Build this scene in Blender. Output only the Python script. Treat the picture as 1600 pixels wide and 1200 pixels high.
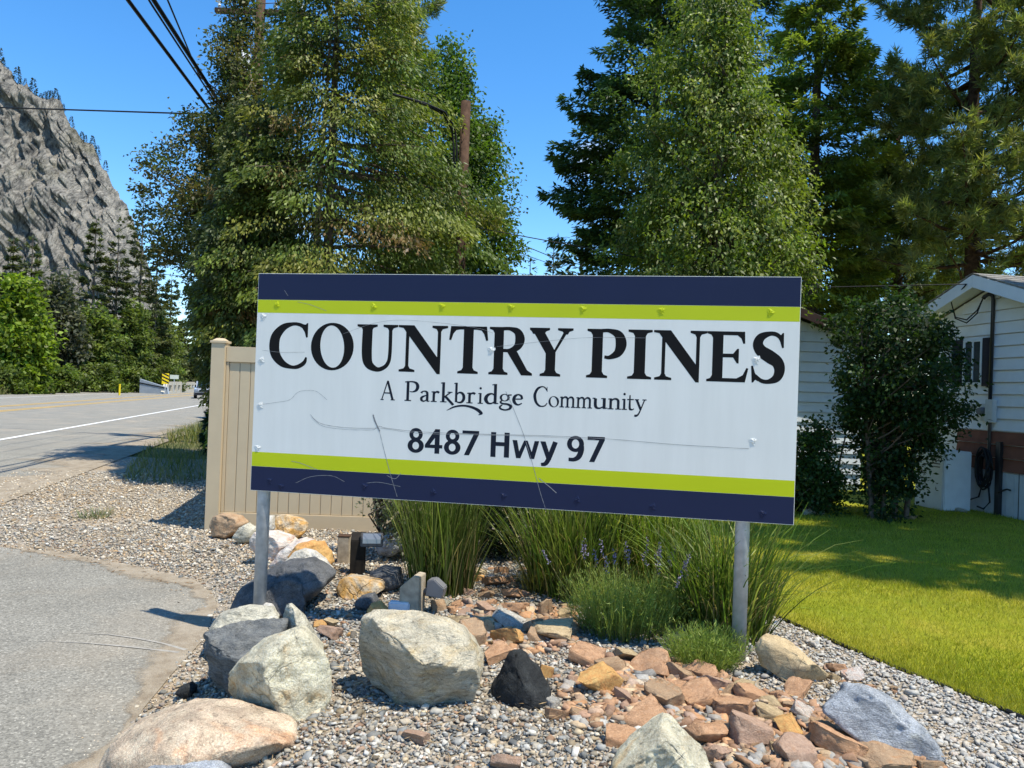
import bpy, bmesh, math, random
import numpy as np
from mathutils import Vector, Matrix

for o in list(bpy.data.objects):
    bpy.data.objects.remove(o)
SC = bpy.context.scene
COL = SC.collection
PI = math.pi
rad = math.radians

# ------------------------------------------------------------------ camera
EYE = np.array([0.0, 0.0, 1.70])
FPX = 1155.0
PITCH, ROLL = rad(0.572), rad(2.035)
cam = bpy.data.cameras.new('camera')
cam.lens = FPX / 1600 * 36
cam.sensor_width = 36
cam.clip_start = 0.05
cam.clip_end = 4000
camo = bpy.data.objects.new('camera', cam)
camm = Matrix.Rotation(PI / 2 + PITCH, 4, 'X') @ Matrix.Rotation(ROLL, 4, 'Z')
camo.matrix_world = Matrix.Translation(EYE) @ camm
COL.objects.link(camo)
SC.camera = camo

# ------------------------------------------------------------------ sky and sun
SUN_EL, SUN_AZ = 65.5, -29.0          # azimuth measured from +X, counter-clockwise
w = bpy.data.worlds.new('World')
SC.world = w
w.use_nodes = True
nt = w.node_tree
bg = nt.nodes['Background']
sky = nt.nodes.new('ShaderNodeTexSky')
sky.sky_type = 'NISHITA'
sky.sun_disc = False
sky.sun_elevation = rad(SUN_EL)
sky.sun_rotation = rad(90 - SUN_AZ)
sky.altitude = 300
sky.air_density = 1.0
sky.dust_density = 0.05
sky.ozone_density = 3.0
hsv = nt.nodes.new('ShaderNodeHueSaturation')
hsv.inputs['Saturation'].default_value = 1.3
hsv.inputs['Value'].default_value = 1.22
nt.links.new(sky.outputs[0], hsv.inputs['Color'])
# a few small summer clouds, scattered low over the whole sky
tc = nt.nodes.new('ShaderNodeTexCoord')
mp = nt.nodes.new('ShaderNodeMapping')
mp.inputs['Scale'].default_value = (1, 1, 2.2)
mp.inputs['Location'].default_value = (0.35, 0.1, 0.0)
cn = nt.nodes.new('ShaderNodeTexNoise')
cn.inputs['Scale'].default_value = 3.0
cn.inputs['Detail'].default_value = 7
cr = nt.nodes.new('ShaderNodeValToRGB')
cr.color_ramp.elements[0].position = 0.64
cr.color_ramp.elements[1].position = 0.76
mx = nt.nodes.new('ShaderNodeMix')
mx.data_type = 'RGBA'
mx.inputs['B'].default_value = (9, 9.4, 10, 1)
nt.links.new(tc.outputs['Generated'], mp.inputs['Vector'])
nt.links.new(mp.outputs[0], cn.inputs['Vector'])
nt.links.new(cn.outputs['Fac'], cr.inputs['Fac'])
nt.links.new(cr.outputs['Color'], mx.inputs['Factor'])
nt.links.new(hsv.outputs[0], mx.inputs['A'])
nt.links.new(mx.outputs['Result'], bg.inputs['Color'])
bg.inputs['Strength'].default_value = 0.15

sun = bpy.data.lights.new('sun', 'SUN')
sun.energy = 4.9
sun.angle = rad(0.53)
sun.color = (1.0, 0.935, 0.81)
suno = bpy.data.objects.new('sun', sun)
tosun = Vector((math.cos(rad(SUN_EL)) * math.cos(rad(SUN_AZ)), math.cos(rad(SUN_EL)) * math.sin(rad(SUN_AZ)), math.sin(rad(SUN_EL))))
suno.rotation_euler = tosun.to_track_quat('Z', 'Y').to_euler()
suno.location = (20, -5, 40)
COL.objects.link(suno)

vs = SC.view_settings
vs.view_transform = 'Standard'
vs.look = 'None'
vs.exposure = 0.5
vs.gamma = 1
vs.use_curve_mapping = False
SC.cycles.max_bounces = 6
SC.cycles.transparent_max_bounces = 4
SC.cycles.diffuse_bounces = 3
SC.cycles.glossy_bounces = 2
SC.cycles.transmission_bounces = 3
SC.cycles.caustics_reflective = False
SC.cycles.caustics_refractive = False

# ------------------------------------------------------------------ survey helpers
CM = np.array(camm.to_3x3())


def ray(px, py):
    v = CM @ np.array([(px - 800) / FPX, -(py - 600) / FPX, -1.0])
    return v / v[1]


def at(px, py, z=0.0):
    """where the sight line through a photo point meets the level z"""
    v = ray(px, py)
    return EYE + v * ((z - EYE[2]) / v[2])


def dep(px, py, Y):
    """where that sight line is at distance Y"""
    return EYE + ray(px, py) * Y


# ------------------------------------------------------------------ noise
def _h(ix, iy, iz, seed):
    n = (ix * 374761393 + iy * 668265263 + iz * 2147483647 + seed * 974634777) & 0xFFFFFFFF
    n = ((n ^ (n >> 13)) * 1274126177) & 0xFFFFFFFF
    n = n ^ (n >> 16)
    return (n & 0xFFFF) / 65535.0


def vnoise(P, seed=0):
    P = np.asarray(P, float)
    I = np.floor(P).astype(np.int64)
    f = P - I
    f = f * f * (3 - 2 * f)
    r = 0
    for dx in (0, 1):
        wx = f[:, 0] if dx else 1 - f[:, 0]
        for dy in (0, 1):
            wy = f[:, 1] if dy else 1 - f[:, 1]
            for dz in (0, 1):
                wz = f[:, 2] if dz else 1 - f[:, 2]
                r = r + wx * wy * wz * _h(I[:, 0] + dx, I[:, 1] + dy, I[:, 2] + dz, seed)
    return r * 2 - 1


def fbm(P, octs=4, seed=0, gain=0.5):
    a, s, r = 1.0, 1.0, 0
    for k in range(octs):
        r = r + a * vnoise(np.asarray(P) * s + k * 17.3, seed + k)
        a *= gain
        s *= 2.03
    return r


def sstep(t):
    t = np.clip(t, 0, 1)
    return t * t * (3 - 2 * t)


# ------------------------------------------------------------------ mesh helpers
def tag(o, label=None, cat=None, group=None, kind=None):
    if label: o['label'] = label
    if cat: o['category'] = cat
    if group: o['group'] = group
    if kind: o['kind'] = kind
    return o


def link(name, me, parent=None, loc=None, rot=None):
    o = bpy.data.objects.new(name, me)
    COL.objects.link(o)
    if parent is not None: o.parent = parent
    if loc is not None: o.location = loc
    if rot is not None: o.rotation_euler = rot
    return o


def empty(name, loc, rz=0.0):
    o = link(name, None, None, tuple(loc), (0, 0, rz))
    o.empty_display_size = 0.1
    return o


def np_mesh(name, V, F, col=None, smooth=False, mat=None):
    V = np.asarray(V, np.float32)
    F = np.asarray(F, np.int32)
    me = bpy.data.meshes.new(name)
    me.vertices.add(len(V))
    me.vertices.foreach_set('co', V.ravel())
    k = F.shape[1]
    me.loops.add(F.size)
    me.loops.foreach_set('vertex_index', F.ravel())
    me.polygons.add(len(F))
    me.polygons.foreach_set('loop_start', np.arange(0, F.size, k, dtype=np.int32))
    if smooth:
        me.polygons.foreach_set('use_smooth', np.ones(len(F), bool))
    if col is not None:
        a = me.color_attributes.new('Col', 'FLOAT_COLOR', 'POINT')
        c = np.ones((len(V), 4), np.float32)
        c[:, :3] = col
        a.data.foreach_set('color', c.ravel())
    me.update(calc_edges=True)
    if mat: me.materials.append(mat)
    return me


class MB:
    """collects boxes, tubes, lathes and faces into one mesh"""
    def __init__(s): s.V = []; s.F = []

    def add(s, V, F):
        b = len(s.V)
        s.V += [tuple(v) for v in V]
        s.F += [tuple(i + b for i in f) for f in F]
        return s

    def box(s, x0, y0, z0, x1, y1, z1):
        V = [(x, y, z) for x in (x0, x1) for y in (y0, y1) for z in (z0, z1)]
        return s.add(V, [(0, 1, 3, 2), (4, 6, 7, 5), (0, 4, 5, 1), (2, 3, 7, 6), (0, 2, 6, 4), (1, 5, 7, 3)])

    def prism(s, pts, axis, a, b):
        n = len(pts)
        mk = {'x': lambda p, t: (t, p[0], p[1]), 'y': lambda p, t: (p[0], t, p[1]), 'z': lambda p, t: (p[0], p[1], t)}[axis]
        V = [mk(p, a) for p in pts] + [mk(p, b) for p in pts]
        F = [tuple(range(n)), tuple(range(2 * n - 1, n - 1, -1))] + [(i, (i + 1) % n, n + (i + 1) % n, n + i) for i in range(n)]
        return s.add(V, F)

    def tube(s, pts, r, n=8, cap=True):
        pts = [Vector(p) for p in pts]
        rs = r if hasattr(r, '__len__') else [r] * len(pts)
        V = []; F = []
        up = Vector((0, 0, 1))
        for i, p in enumerate(pts):
            t = (pts[min(i + 1, len(pts) - 1)] - pts[max(i - 1, 0)])
            t = t.normalized() if t.length > 1e-9 else Vector((0, 0, 1))
            a = t.cross(up if abs(t.z) < 0.95 else Vector((1, 0, 0))).normalized()
            b = t.cross(a)
            for k in range(n):
                q = 2 * PI * k / n
                V.append(p + (a * math.cos(q) + b * math.sin(q)) * rs[i])
        for i in range(len(pts) - 1):
            for k in range(n):
                F.append((i * n + k, i * n + (k + 1) % n, (i + 1) * n + (k + 1) % n, (i + 1) * n + k))
        if cap:
            F.append(tuple(range(n - 1, -1, -1)))
            F.append(tuple(range((len(pts) - 1) * n, len(pts) * n)))
        return s.add(V, F)

    def build(s, name, mat, parent=None, loc=None, rot=None, smooth=False, bevel=0):
        me = bpy.data.meshes.new(name)
        me.from_pydata(s.V, [], s.F)
        if bevel:
            bm = bmesh.new(); bm.from_mesh(me)
            bmesh.ops.recalc_face_normals(bm, faces=bm.faces)
            bmesh.ops.bevel(bm, geom=bm.edges[:], offset=bevel, segments=2, affect='EDGES', clamp_overlap=True)
            bm.to_mesh(me); bm.free()
        else:
            bm = bmesh.new(); bm.from_mesh(me)
            bmesh.ops.recalc_face_normals(bm, faces=bm.faces)
            bm.to_mesh(me); bm.free()
        if smooth:
            me.polygons.foreach_set('use_smooth', [True] * len(me.polygons))
        me.materials.append(mat)
        return link(name, me, parent, loc, rot)


# ------------------------------------------------------------------ materials
def mk(name, rough=0.8, spec=0.3, metal=0.0):
    m = bpy.data.materials.new(name)
    m.use_nodes = True
    b = m.node_tree.nodes['Principled BSDF']
    b.inputs['Roughness'].default_value = rough
    b.inputs['Specular IOR Level'].default_value = spec
    b.inputs['Metallic'].default_value = metal
    return m, m.node_tree, b


def nz(nt, vec, scale, detail=4, rough=0.55, dist=0.0):
    n = nt.nodes.new('ShaderNodeTexNoise')
    n.inputs['Scale'].default_value = scale
    n.inputs['Detail'].default_value = detail
    n.inputs['Roughness'].default_value = rough
    n.inputs['Distortion'].default_value = dist
    if vec is not None: nt.links.new(vec, n.inputs['Vector'])
    return n.outputs['Fac']


def ramp(nt, fac, stops):
    r = nt.nodes.new('ShaderNodeValToRGB')
    e = r.color_ramp.elements
    while len(e) < len(stops): e.new(0.5)
    for k, (p, c) in enumerate(stops):
        e[k].position = p
        e[k].color = (*c, 1) if hasattr(c, '__len__') else (c, c, c, 1)
    nt.links.new(fac, r.inputs['Fac'])
    return r.outputs['Color']


def mix(nt, fac, a, b, blend='MIX'):
    m = nt.nodes.new('ShaderNodeMix')
    m.data_type = 'RGBA'
    m.blend_type = blend
    for s, v in (('Factor', fac), ('A', a), ('B', b)):
        i = m.inputs[s]
        if isinstance(v, (int, float)): i.default_value = v
        elif hasattr(v, '__len__'): i.default_value = (*v, 1)
        else: nt.links.new(v, i)
    return m.outputs['Result']


def bump(nt, b, h, strength=0.4, dist=0.01):
    n = nt.nodes.new('ShaderNodeBump')
    n.inputs['Strength'].default_value = strength
    n.inputs['Distance'].default_value = dist
    nt.links.new(h, n.inputs['Height'])
    nt.links.new(n.outputs[0], b.inputs['Normal'])


def objco(nt, what='Object'):
    return nt.nodes.new('ShaderNodeTexCoord').outputs[what]


def plain(name, c, rough=0.6, spec=0.3, metal=0.0, var=0.12, scale=6.0, bmp=0.0):
    m, nt, b = mk(name, rough, spec, metal)
    o = objco(nt)
    f = nz(nt, o, scale, 5)
    lo = tuple(x * (1 - var) for x in c); hi = tuple(min(1, x * (1 + var)) for x in c)
    nt.links.new(ramp(nt, f, [(0.3, lo), (0.7, hi)]), b.inputs['Base Color'])
    if bmp: bump(nt, b, nz(nt, o, scale * 8, 4), bmp, 0.004)
    return m


def vor_edge(nt, vec, scale, rnd=1.0):
    v = nt.nodes.new('ShaderNodeTexVoronoi')
    v.feature = 'DISTANCE_TO_EDGE'
    v.inputs['Scale'].default_value = scale
    v.inputs['Randomness'].default_value = rnd
    nt.links.new(vec, v.inputs['Vector'])
    return v.outputs['Distance']


def vor_col(nt, vec, scale):
    v = nt.nodes.new('ShaderNodeTexVoronoi')
    v.inputs['Scale'].default_value = scale
    nt.links.new(vec, v.inputs['Vector'])
    return v.outputs['Color'], v.outputs['Distance']


def rock_mat(name, c1, c2, stain=None, stain_at=0.58, vein=None, scale=7.0, bm=0.7, speck=0.35, crack=0.35, layered=0.0, rough=0.85, wear=0.75):
    m, nt, b = mk(name, rough, 0.25)
    o = objco(nt)
    if layered:
        mpn = nt.nodes.new('ShaderNodeMapping')
        mpn.inputs['Scale'].default_value = (1, 1, 1 + layered)
        mpn.inputs['Rotation'].default_value = (0.25, 0.35, 0)
        nt.links.new(o, mpn.inputs['Vector'])
        o = mpn.outputs[0]
    n1 = nz(nt, o, scale, 8, 0.65, 0.6)
    col = ramp(nt, n1, [(0.3, c1), (0.72, c2)])
    if stain:
        n2 = nz(nt, o, scale * 0.45, 6, 0.6, 1.2)
        col = mix(nt, ramp(nt, n2, [(stain_at - 0.07, 0.0), (stain_at + 0.09, 0.9)]), col, stain)
    if vein:
        n3 = nz(nt, o, scale * 0.8, 3, 0.5, 2.0)
        band = ramp(nt, n3, [(0.46, 0.0), (0.5, 0.55), (0.54, 0.0)])
        col = mix(nt, band, col, vein)
    sp = nz(nt, o, scale * 16, 3, 0.7)
    col = mix(nt, speck, col, ramp(nt, sp, [(0.3, 0.25), (0.5, 0.55), (0.7, 1.0)]), 'OVERLAY')
    # warped crack lines
    wv = nt.nodes.new('ShaderNodeMixRGB')
    wv.inputs[0].default_value = 0.12
    nn = nt.nodes.new('ShaderNodeTexNoise'); nn.inputs['Scale'].default_value = scale * 0.6; nn.inputs['Detail'].default_value = 6
    nt.links.new(o, nn.inputs['Vector'])
    nt.links.new(o, wv.inputs[1]); nt.links.new(nn.outputs['Color'], wv.inputs[2])
    ve = vor_edge(nt, wv.outputs[0], scale * 0.9)
    ck = ramp(nt, ve, [(0.0, 0.0), (0.035, 1.0)])
    msk = ramp(nt, nz(nt, o, scale * 0.35, 2), [(0.48, 1.0), (0.6, 0.0)])
    ckm = mix(nt, msk, ck, (1, 1, 1))
    col = mix(nt, crack, col, ckm, 'MULTIPLY')
    pit = ramp(nt, nz(nt, o, scale * 3.2, 10, .75, .4), [(.36, .3), (.46, 1.0)])
    col = mix(nt, wear, col, pit, 'MULTIPLY')
    blo = ramp(nt, nz(nt, o, scale * .7, 8, .7, .8), [(.38, .5), (.56, 1.0)])
    col = mix(nt, wear * .9, col, blo, 'MULTIPLY')
    nt.links.new(col, b.inputs['Base Color'])
    hh = nt.nodes.new('ShaderNodeMath'); hh.operation = 'MULTIPLY_ADD'
    nt.links.new(nz(nt, o, scale * 2.5, 10, 0.72), hh.inputs[0]); hh.inputs[1].default_value = 1.0
    h2 = nt.nodes.new('ShaderNodeMath'); h2.operation = 'MULTIPLY'
    nt.links.new(ckm, h2.inputs[0]); h2.inputs[1].default_value = crack * 0.5
    nt.links.new(h2.outputs[0], hh.inputs[2])
    bump(nt, b, hh.outputs[0], min(1, bm * 1.25), 0.035 if wear > .5 else 0.008)
    return m


def leaf_mat(name, trans=0.35, rough=0.45, spec=0.35, tint=(0.9, 1.0, 0.35)):
    m, nt, b = mk(name, rough, spec)
    a = nt.nodes.new('ShaderNodeAttribute'); a.attribute_name = 'Col'
    nt.links.new(a.outputs['Color'], b.inputs['Base Color'])
    t = nt.nodes.new('ShaderNodeBsdfTranslucent')
    nt.links.new(mix(nt, 1.0, a.outputs['Color'], (1.25, 1.35, 0.6), 'MULTIPLY'), t.inputs['Color'])
    ms = nt.nodes.new('ShaderNodeMixShader')
    ms.inputs[0].default_value = trans
    nt.links.new(b.outputs[0], ms.inputs[1]); nt.links.new(t.outputs[0], ms.inputs[2])
    nt.links.new(ms.outputs[0], nt.nodes['Material Output'].inputs['Surface'])
    return m


def col_mat(name, rough=0.85, spec=0.25, bmp=0.0, scale=40):
    m, nt, b = mk(name, rough, spec)
    a = nt.nodes.new('ShaderNodeAttribute'); a.attribute_name = 'Col'
    f = nz(nt, objco(nt), scale, 4, 0.7)
    nt.links.new(mix(nt, 0.45, a.outputs['Color'], ramp(nt, f, [(0.3, 0.25), (0.7, 0.8)]), 'OVERLAY'), b.inputs['Base Color'])
    if bmp: bump(nt, b, f, bmp, 0.005)
    return m


def asphalt_mat(name, c, sand=(0.42, 0.34, 0.24), sandy=0.0):
    m, nt, b = mk(name, 0.9, 0.2)
    o = objco(nt)
    vc, vd = vor_col(nt, o, 95)
    sep = nt.nodes.new('ShaderNodeSeparateColor'); nt.links.new(vc, sep.inputs[0])
    base = ramp(nt, nz(nt, o, 1.3, 7, 0.6), [(0.3, tuple(x * 0.88 for x in c)), (0.7, tuple(x * 1.1 for x in c))])
    col = mix(nt, 0.75, base, ramp(nt, sep.outputs[0], [(0.0, 0.26), (0.5, 0.5), (0.9, 0.62), (1.0, 0.95)]), 'OVERLAY')
    col = mix(nt, 0.5, col, ramp(nt, nz(nt, o, 330, 2, 0.7), [(0.35, 0.3), (0.65, 0.7)]), 'OVERLAY')
    if sandy:
        col = mix(nt, ramp(nt, nz(nt, o, 0.7, 6, 0.62, 0.5), [(0.5, 0.0), (0.75, sandy)]), col, sand)
    nt.links.new(col, b.inputs['Base Color'])
    bump(nt, b, vd, 0.25, 0.004)
    return m


M = {}
M['driveway'] = asphalt_mat('driveway_asphalt', (0.222, 0.21, 0.176), sandy=0.3)
M['highway'] = asphalt_mat('highway_asphalt', (0.235, 0.222, 0.185), sandy=0.5)
m, nt, b = mk('gravel_soil', 0.95, 0.15)
o = objco(nt)
vc, vd = vor_col(nt, o, 45)
hs = nt.nodes.new('ShaderNodeSeparateColor'); nt.links.new(vc, hs.inputs[0])
c_ = ramp(nt, hs.outputs[0], [(0.0, (0.16, 0.14, 0.115)), (0.35, (0.27, 0.24, 0.19)), (0.7, (0.36, 0.31, 0.24)), (1.0, (0.5, 0.46, 0.4))])
c_ = mix(nt, ramp(nt, nz(nt, o, 0.9, 6, 0.6), [(0.45, 0.0), (0.65, 0.65)]), c_, (0.34, 0.25, 0.15))
nt.links.new(c_, b.inputs['Base Color'])
bump(nt, b, vd, 0.9, 0.015)
M['gravel_soil'] = m
m, nt, b = mk('rough_ground', 0.95, 0.1)
o = objco(nt)
c_ = ramp(nt, nz(nt, o, 0.35, 9, 0.65), [(0.3, (0.05, 0.075, 0.02)), (0.5, (0.12, 0.12, 0.045)), (0.68, (0.24, 0.2, 0.12))])
nt.links.new(c_, b.inputs['Base Color'])
M['rough_ground'] = m
m, nt, b = mk('lawn_turf', 0.9, 0.15)
o = objco(nt)
c_ = ramp(nt, nz(nt, o, 1.6, 6, 0.6), [(0.3, (0.17, 0.21, 0.012)), (0.5, (0.24, 0.25, 0.016)), (0.7, (0.33, 0.28, 0.035))])
c_ = mix(nt, 0.5, c_, ramp(nt, nz(nt, o, 90, 3, 0.7), [(0.3, 0.2), (0.7, 0.8)]), 'OVERLAY')
nt.links.new(c_, b.inputs['Base Color'])
bump(nt, b, nz(nt, o, 70, 3), 0.7, 0.02)
M['lawn_turf'] = m
M['white_paint'] = plain('road_white', (0.72, 0.71, 0.67), 0.8, var=0.2, scale=9)
M['yellow_paint'] = plain('road_yellow', (0.62, 0.38, 0.07), 0.8, var=0.25, scale=9)
M['chalk'] = plain('chalky_dust', (0.31, 0.29, 0.25), 0.95, var=0.2, scale=30)
M['edging'] = plain('black_edging', (0.02, 0.02, 0.02), 0.6)
M['vinyl'] = plain('tan_vinyl', (0.53, 0.425, 0.275), 0.5, var=0.03)
M['galv'] = plain('galvanised_steel', (0.42, 0.44, 0.45), 0.5, 0.5, 0.35, var=0.16, scale=22)
M['panel_white'] = plain('sign_white', (0.69, 0.71, 0.72), 0.32, 0.5, var=0.02, scale=2)
m, nt, b = mk('sign_white_weathered', 0.34, 0.45)
o = objco(nt)
mpw = nt.nodes.new('ShaderNodeMapping'); mpw.inputs['Scale'].default_value = (5, 1, .5); nt.links.new(o, mpw.inputs['Vector'])
c_ = ramp(nt, nz(nt, mpw.outputs[0], 1.5, 7, .65), [(.3, (0.70, 0.69, 0.635)), (.65, (0.755, 0.745, 0.69))])
c_ = mix(nt, ramp(nt, nz(nt, o, 26, 5, .8), [(.66, 0.0), (.75, .35)]), c_, (0.62, 0.6, 0.54))
nt.links.new(c_, b.inputs['Base Color'])
bump(nt, b, nz(nt, o, 1.7, 2), .06, .05)
M['panel_white'] = m
M['navy'] = plain('sign_navy', (0.010, 0.016, 0.052), 0.45, 0.22, var=0.05, scale=2)
M['lime'] = plain('sign_lime', (0.50, 0.56, 0.004), 0.4, 0.3, var=0.03, scale=2)
M['black_vinyl'] = plain('sign_black', (0.006, 0.005, 0.005), 0.5, 0.15, var=0.05)
M['dark_ink'] = plain('sign_dark_ink', (0.009, 0.013, 0.024), 0.5, 0.15, var=0.05)
M['scratch'] = plain('scratch_grey', (0.26, 0.26, 0.26), 0.8)
M['bark'] = plain('grey_bark', (0.13, 0.10, 0.075), 0.95, 0.1, var=0.5, scale=14, bmp=0.8)
M['bark_red'] = plain('red_bark', (0.085, 0.052, 0.034), 0.95, 0.1, var=0.5, scale=12, bmp=0.8)
M['bark_pale'] = plain('pale_dead_wood', (0.36, 0.28, 0.19), 0.9, 0.1, var=0.3, scale=12)
M['pole_wood'] = plain('pole_wood', (0.075, 0.045, 0.03), 0.9, 0.1, var=0.4, scale=10, bmp=0.5)
M['shade_wood'] = plain('shade_dark_wood', (0.02, 0.017, 0.014), 0.85, 0.15, var=.3, scale=14, bmp=.4)  # floodlight post wood, its shade painted in as near-black
M['grey_wood'] = plain('weathered_wood', (0.38, 0.32, 0.235), 0.9, 0.1, var=0.3, scale=18, bmp=0.5)
M['cable'] = plain('black_cable', (0.012, 0.012, 0.013), 0.6)
M['black_metal'] = plain('black_metal', (0.018, 0.018, 0.02), 0.4, 0.5)
M['grey_plastic'] = plain('grey_plastic', (0.16, 0.16, 0.165), 0.5)
M['white_plastic'] = plain('white_plastic', (0.62, 0.66, 0.70), 0.45)
M['lens_glass'] = plain('lamp_lens', (0.16, 0.18, 0.21), 0.12, 0.8)
M['siding'] = plain('white_siding', (0.80, 0.81, 0.82), 0.55, var=0.04)
M['siding_grey'] = plain('pale_blue_siding', (0.6, 0.65, 0.68), 0.55, var=0.06)
M['brick_red'] = plain('red_brown_skirting', (0.23, 0.088, 0.055), 0.8, var=0.2)
M['skirting'] = plain('white_skirting', (0.55, 0.58, 0.6), 0.6, var=0.08)
M['trim'] = plain('white_trim', (0.72, 0.75, 0.78), 0.5, var=0.03)
M['shutter'] = plain('dark_shutter', (0.03, 0.025, 0.035), 0.6)
M['shingle'] = plain('grey_shingle', (0.3, 0.29, 0.27), 0.9, var=0.3, scale=25)
M['roof_brown'] = plain('brown_roof_edge', (0.05, 0.025, 0.02), 0.7)
M['concrete'] = plain('bridge_concrete', (0.45, 0.41, 0.33), 0.9, var=0.15, scale=3)
M['steel_blue'] = plain('grey_barrier', (0.3, 0.34, 0.38), 0.7, var=0.1, scale=2)
M['sign_yellow'] = plain('warning_yellow', (0.75, 0.55, 0.01), 0.5)
M['sign_black'] = plain('warning_black', (0.01, 0.01, 0.01), 0.5)
M['sign_pale'] = plain('pale_sign', (0.55, 0.58, 0.5), 0.5)
M['car_silver'] = plain('silver_paint', (0.5, 0.52, 0.54), 0.25, 0.6, 0.4, var=0.02)
M['car_dark'] = plain('dark_trim', (0.015, 0.015, 0.017), 0.5)
M['rubber'] = plain('tyre_rubber', (0.012, 0.012, 0.012), 0.8)
gm, gnt, gb = mk('window_glass', 0.05, 0.9)
gb.inputs['Base Color'].default_value = (0.02, 0.03, 0.035, 1)
M['glass'] = gm
M['leaf'] = leaf_mat('leaf', 0.42, 0.5, 0.3)
M['leaf_gloss'] = leaf_mat('glossy_leaf', 0.42, 0.5, 0.4)
M['needle'] = leaf_mat('needles', 0.36, 0.5, 0.35)
M['blade'] = leaf_mat('grass_blade', 0.35, 0.5, 0.3)
M['pebble'] = col_mat('pebble_stone', 0.85, 0.25, 0.3, 60)
M['litter'] = col_mat('dry_litter', 0.9, 0.15)

# ================================================================== SETTING
RNG = np.random.default_rng(7)
EDGE = np.array([(-1.45, 1.0), (-1.6, 2.4), (-1.72, 3.2), (-1.86, 3.8), (-1.93, 4.3), (-1.99, 4.86), (-2.2, 5.6), (-2.39, 5.97),
                 (-2.72, 6.32), (-3.4, 6.68), (-4.2, 7.05), (-4.95, 7.24), (-6.6, 7.5)])


def edge_dist(x, y):
    """distance to the driveway edge, positive on the planted side"""
    P = np.stack([np.ravel(x), np.ravel(y)], 1).astype(float)
    best = np.full(len(P), 1e9); sgn = np.ones(len(P))
    for a, b in zip(EDGE[:-1], EDGE[1:]):
        d = b - a
        t = np.clip(((P - a) @ d) / (d @ d), 0, 1)
        q = a + t[:, None] * d
        r = P - q
        dd = np.hypot(r[:, 0], r[:, 1])
        cr_ = d[0] * r[:, 1] - d[1] * r[:, 0]
        k = dd < best
        best[k] = dd[k]; sgn[k] = np.where(cr_[k] < 0, 1, -1)
    return best * sgn


def island_h(y):
    return 0.17 - 0.115 * sstep((np.asarray(y, float) - 5.6) / 3.0)


def gz(x, y):
    x = np.ravel(np.asarray(x, float)); y = np.ravel(np.asarray(y, float))
    d = edge_dist(x, y)
    h = island_h(y) * sstep(d / 0.9) * sstep((x + 4.0) / 1.4)
    inside = sstep(d / 0.4) * sstep((x + 4.0) / 1.4)
    P = np.stack([x, y, 0 * x], 1)
    bumps = 0.022 * vnoise(P * 1.7, 3) + 0.012 * vnoise(P * 4.1, 4)
    lawn = sstep((x - lawn_edge(y) + 0.4) / 0.5)
    return h + bumps * inside * (1 - lawn)


LE = np.array([(1.0, 3.1), (2.0, 2.87), (3.0, 2.72), (3.7, 2.612), (3.99, 2.467), (4.32, 2.297), (4.78, 2.122), (5.14, 1.99), (6.2, 1.6), (7.5, 1.2), (9, 0.8), (12, 0.4), (30, -1.0)])


def lawn_edge(y):
    return np.interp(y, LE[:, 0], LE[:, 1])


def gz1(x, y):
    return float(gz([x], [y])[0])


def at_g(px, py):
    P = at(px, py, 0.05)
    for _ in range(4):
        P = at(px, py, gz1(P[0], P[1]))
    return P


def grid_sheet(name, xs, ys, zf, mat, kind='structure', parent=None):
    X, Y = np.meshgrid(xs, ys)
    V = np.stack([X.ravel(), Y.ravel(), zf(X.ravel(), Y.ravel())], 1)
    nx, ny = len(xs), len(ys)
    i, j = np.meshgrid(np.arange(nx - 1), np.arange(ny - 1))
    a = (j * nx + i).ravel()
    F = np.stack([a, a + 1, a + nx + 1, a + nx], 1)
    o = link(name, np_mesh(name, V, F, smooth=True, mat=mat), parent)
    if kind: o['kind'] = kind
    return o


gr = np_mesh('ground', [(-2500, -2500, -0.03), (2500, -2500, -0.03), (2500, 2500, -0.03), (-2500, 2500, -0.03)], [(0, 1, 2, 3)], mat=M['rough_ground'])
tag(link('ground', gr), kind='structure')
grid_sheet('gravel_bed', np.arange(-11.5, 5.01, 0.1), np.arange(0.4, 16.01, 0.1), lambda x, y: gz(x, y) - 0.004, M['gravel_soil'])

# driveway: one polygon bounded by the planted island and the highway
P = [tuple(p) for p in EDGE] + [(-9, 7.6), (-12, 6), (-12, -6), (-1.2, -6)]
jit = random.Random(3)
fine = []
for k in range(len(P)):
    a, b_ = P[k], P[(k + 1) % len(P)]
    n = 10 if k < len(EDGE) - 1 else 1
    for q in range(n):
        t = q / n
        fine.append((a[0] + (b_[0] - a[0]) * t + jit.uniform(-.02, .02), a[1] + (b_[1] - a[1]) * t + jit.uniform(-.02, .02), 0.004))
me = bpy.data.meshes.new('driveway'); me.from_pydata(fine, [], [tuple(range(len(fine)))]); me.materials.append(M['driveway'])
drive = tag(link('driveway', me), kind='structure')


def ribbon(name, pts, wd, z, mat, parent):
    V = []; F = []
    for k, p in enumerate(pts):
        a = Vector(pts[max(k - 1, 0)]); c = Vector(pts[min(k + 1, len(pts) - 1)])
        t = (c - a).normalized(); s = Vector((-t.y, t.x)) * (wd[k] if hasattr(wd, '__len__') else wd) / 2
        V += [(p[0] + s.x, p[1] + s.y, z), (p[0] - s.x, p[1] - s.y, z)]
        if k: F.append((2 * k - 2, 2 * k - 1, 2 * k + 1, 2 * k))
    me = bpy.data.meshes.new(name); me.from_pydata(V, [], F); me.materials.append(mat)
    return link(name, me, parent)


for pts in ([(110, 990), (170, 993), (215, 999), (255, 1007), (290, 1017)], [(60, 1003), (130, 1006), (190, 1011), (235, 1016), (280, 1021)]):
    q = [at(*p)[:2] for p in pts]
    ribbon('scuff_mark', [tuple(v) for v in q], [0.003, 0.010, 0.022, 0.018, 0.028], 0.008, M['chalk'], drive)

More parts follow.
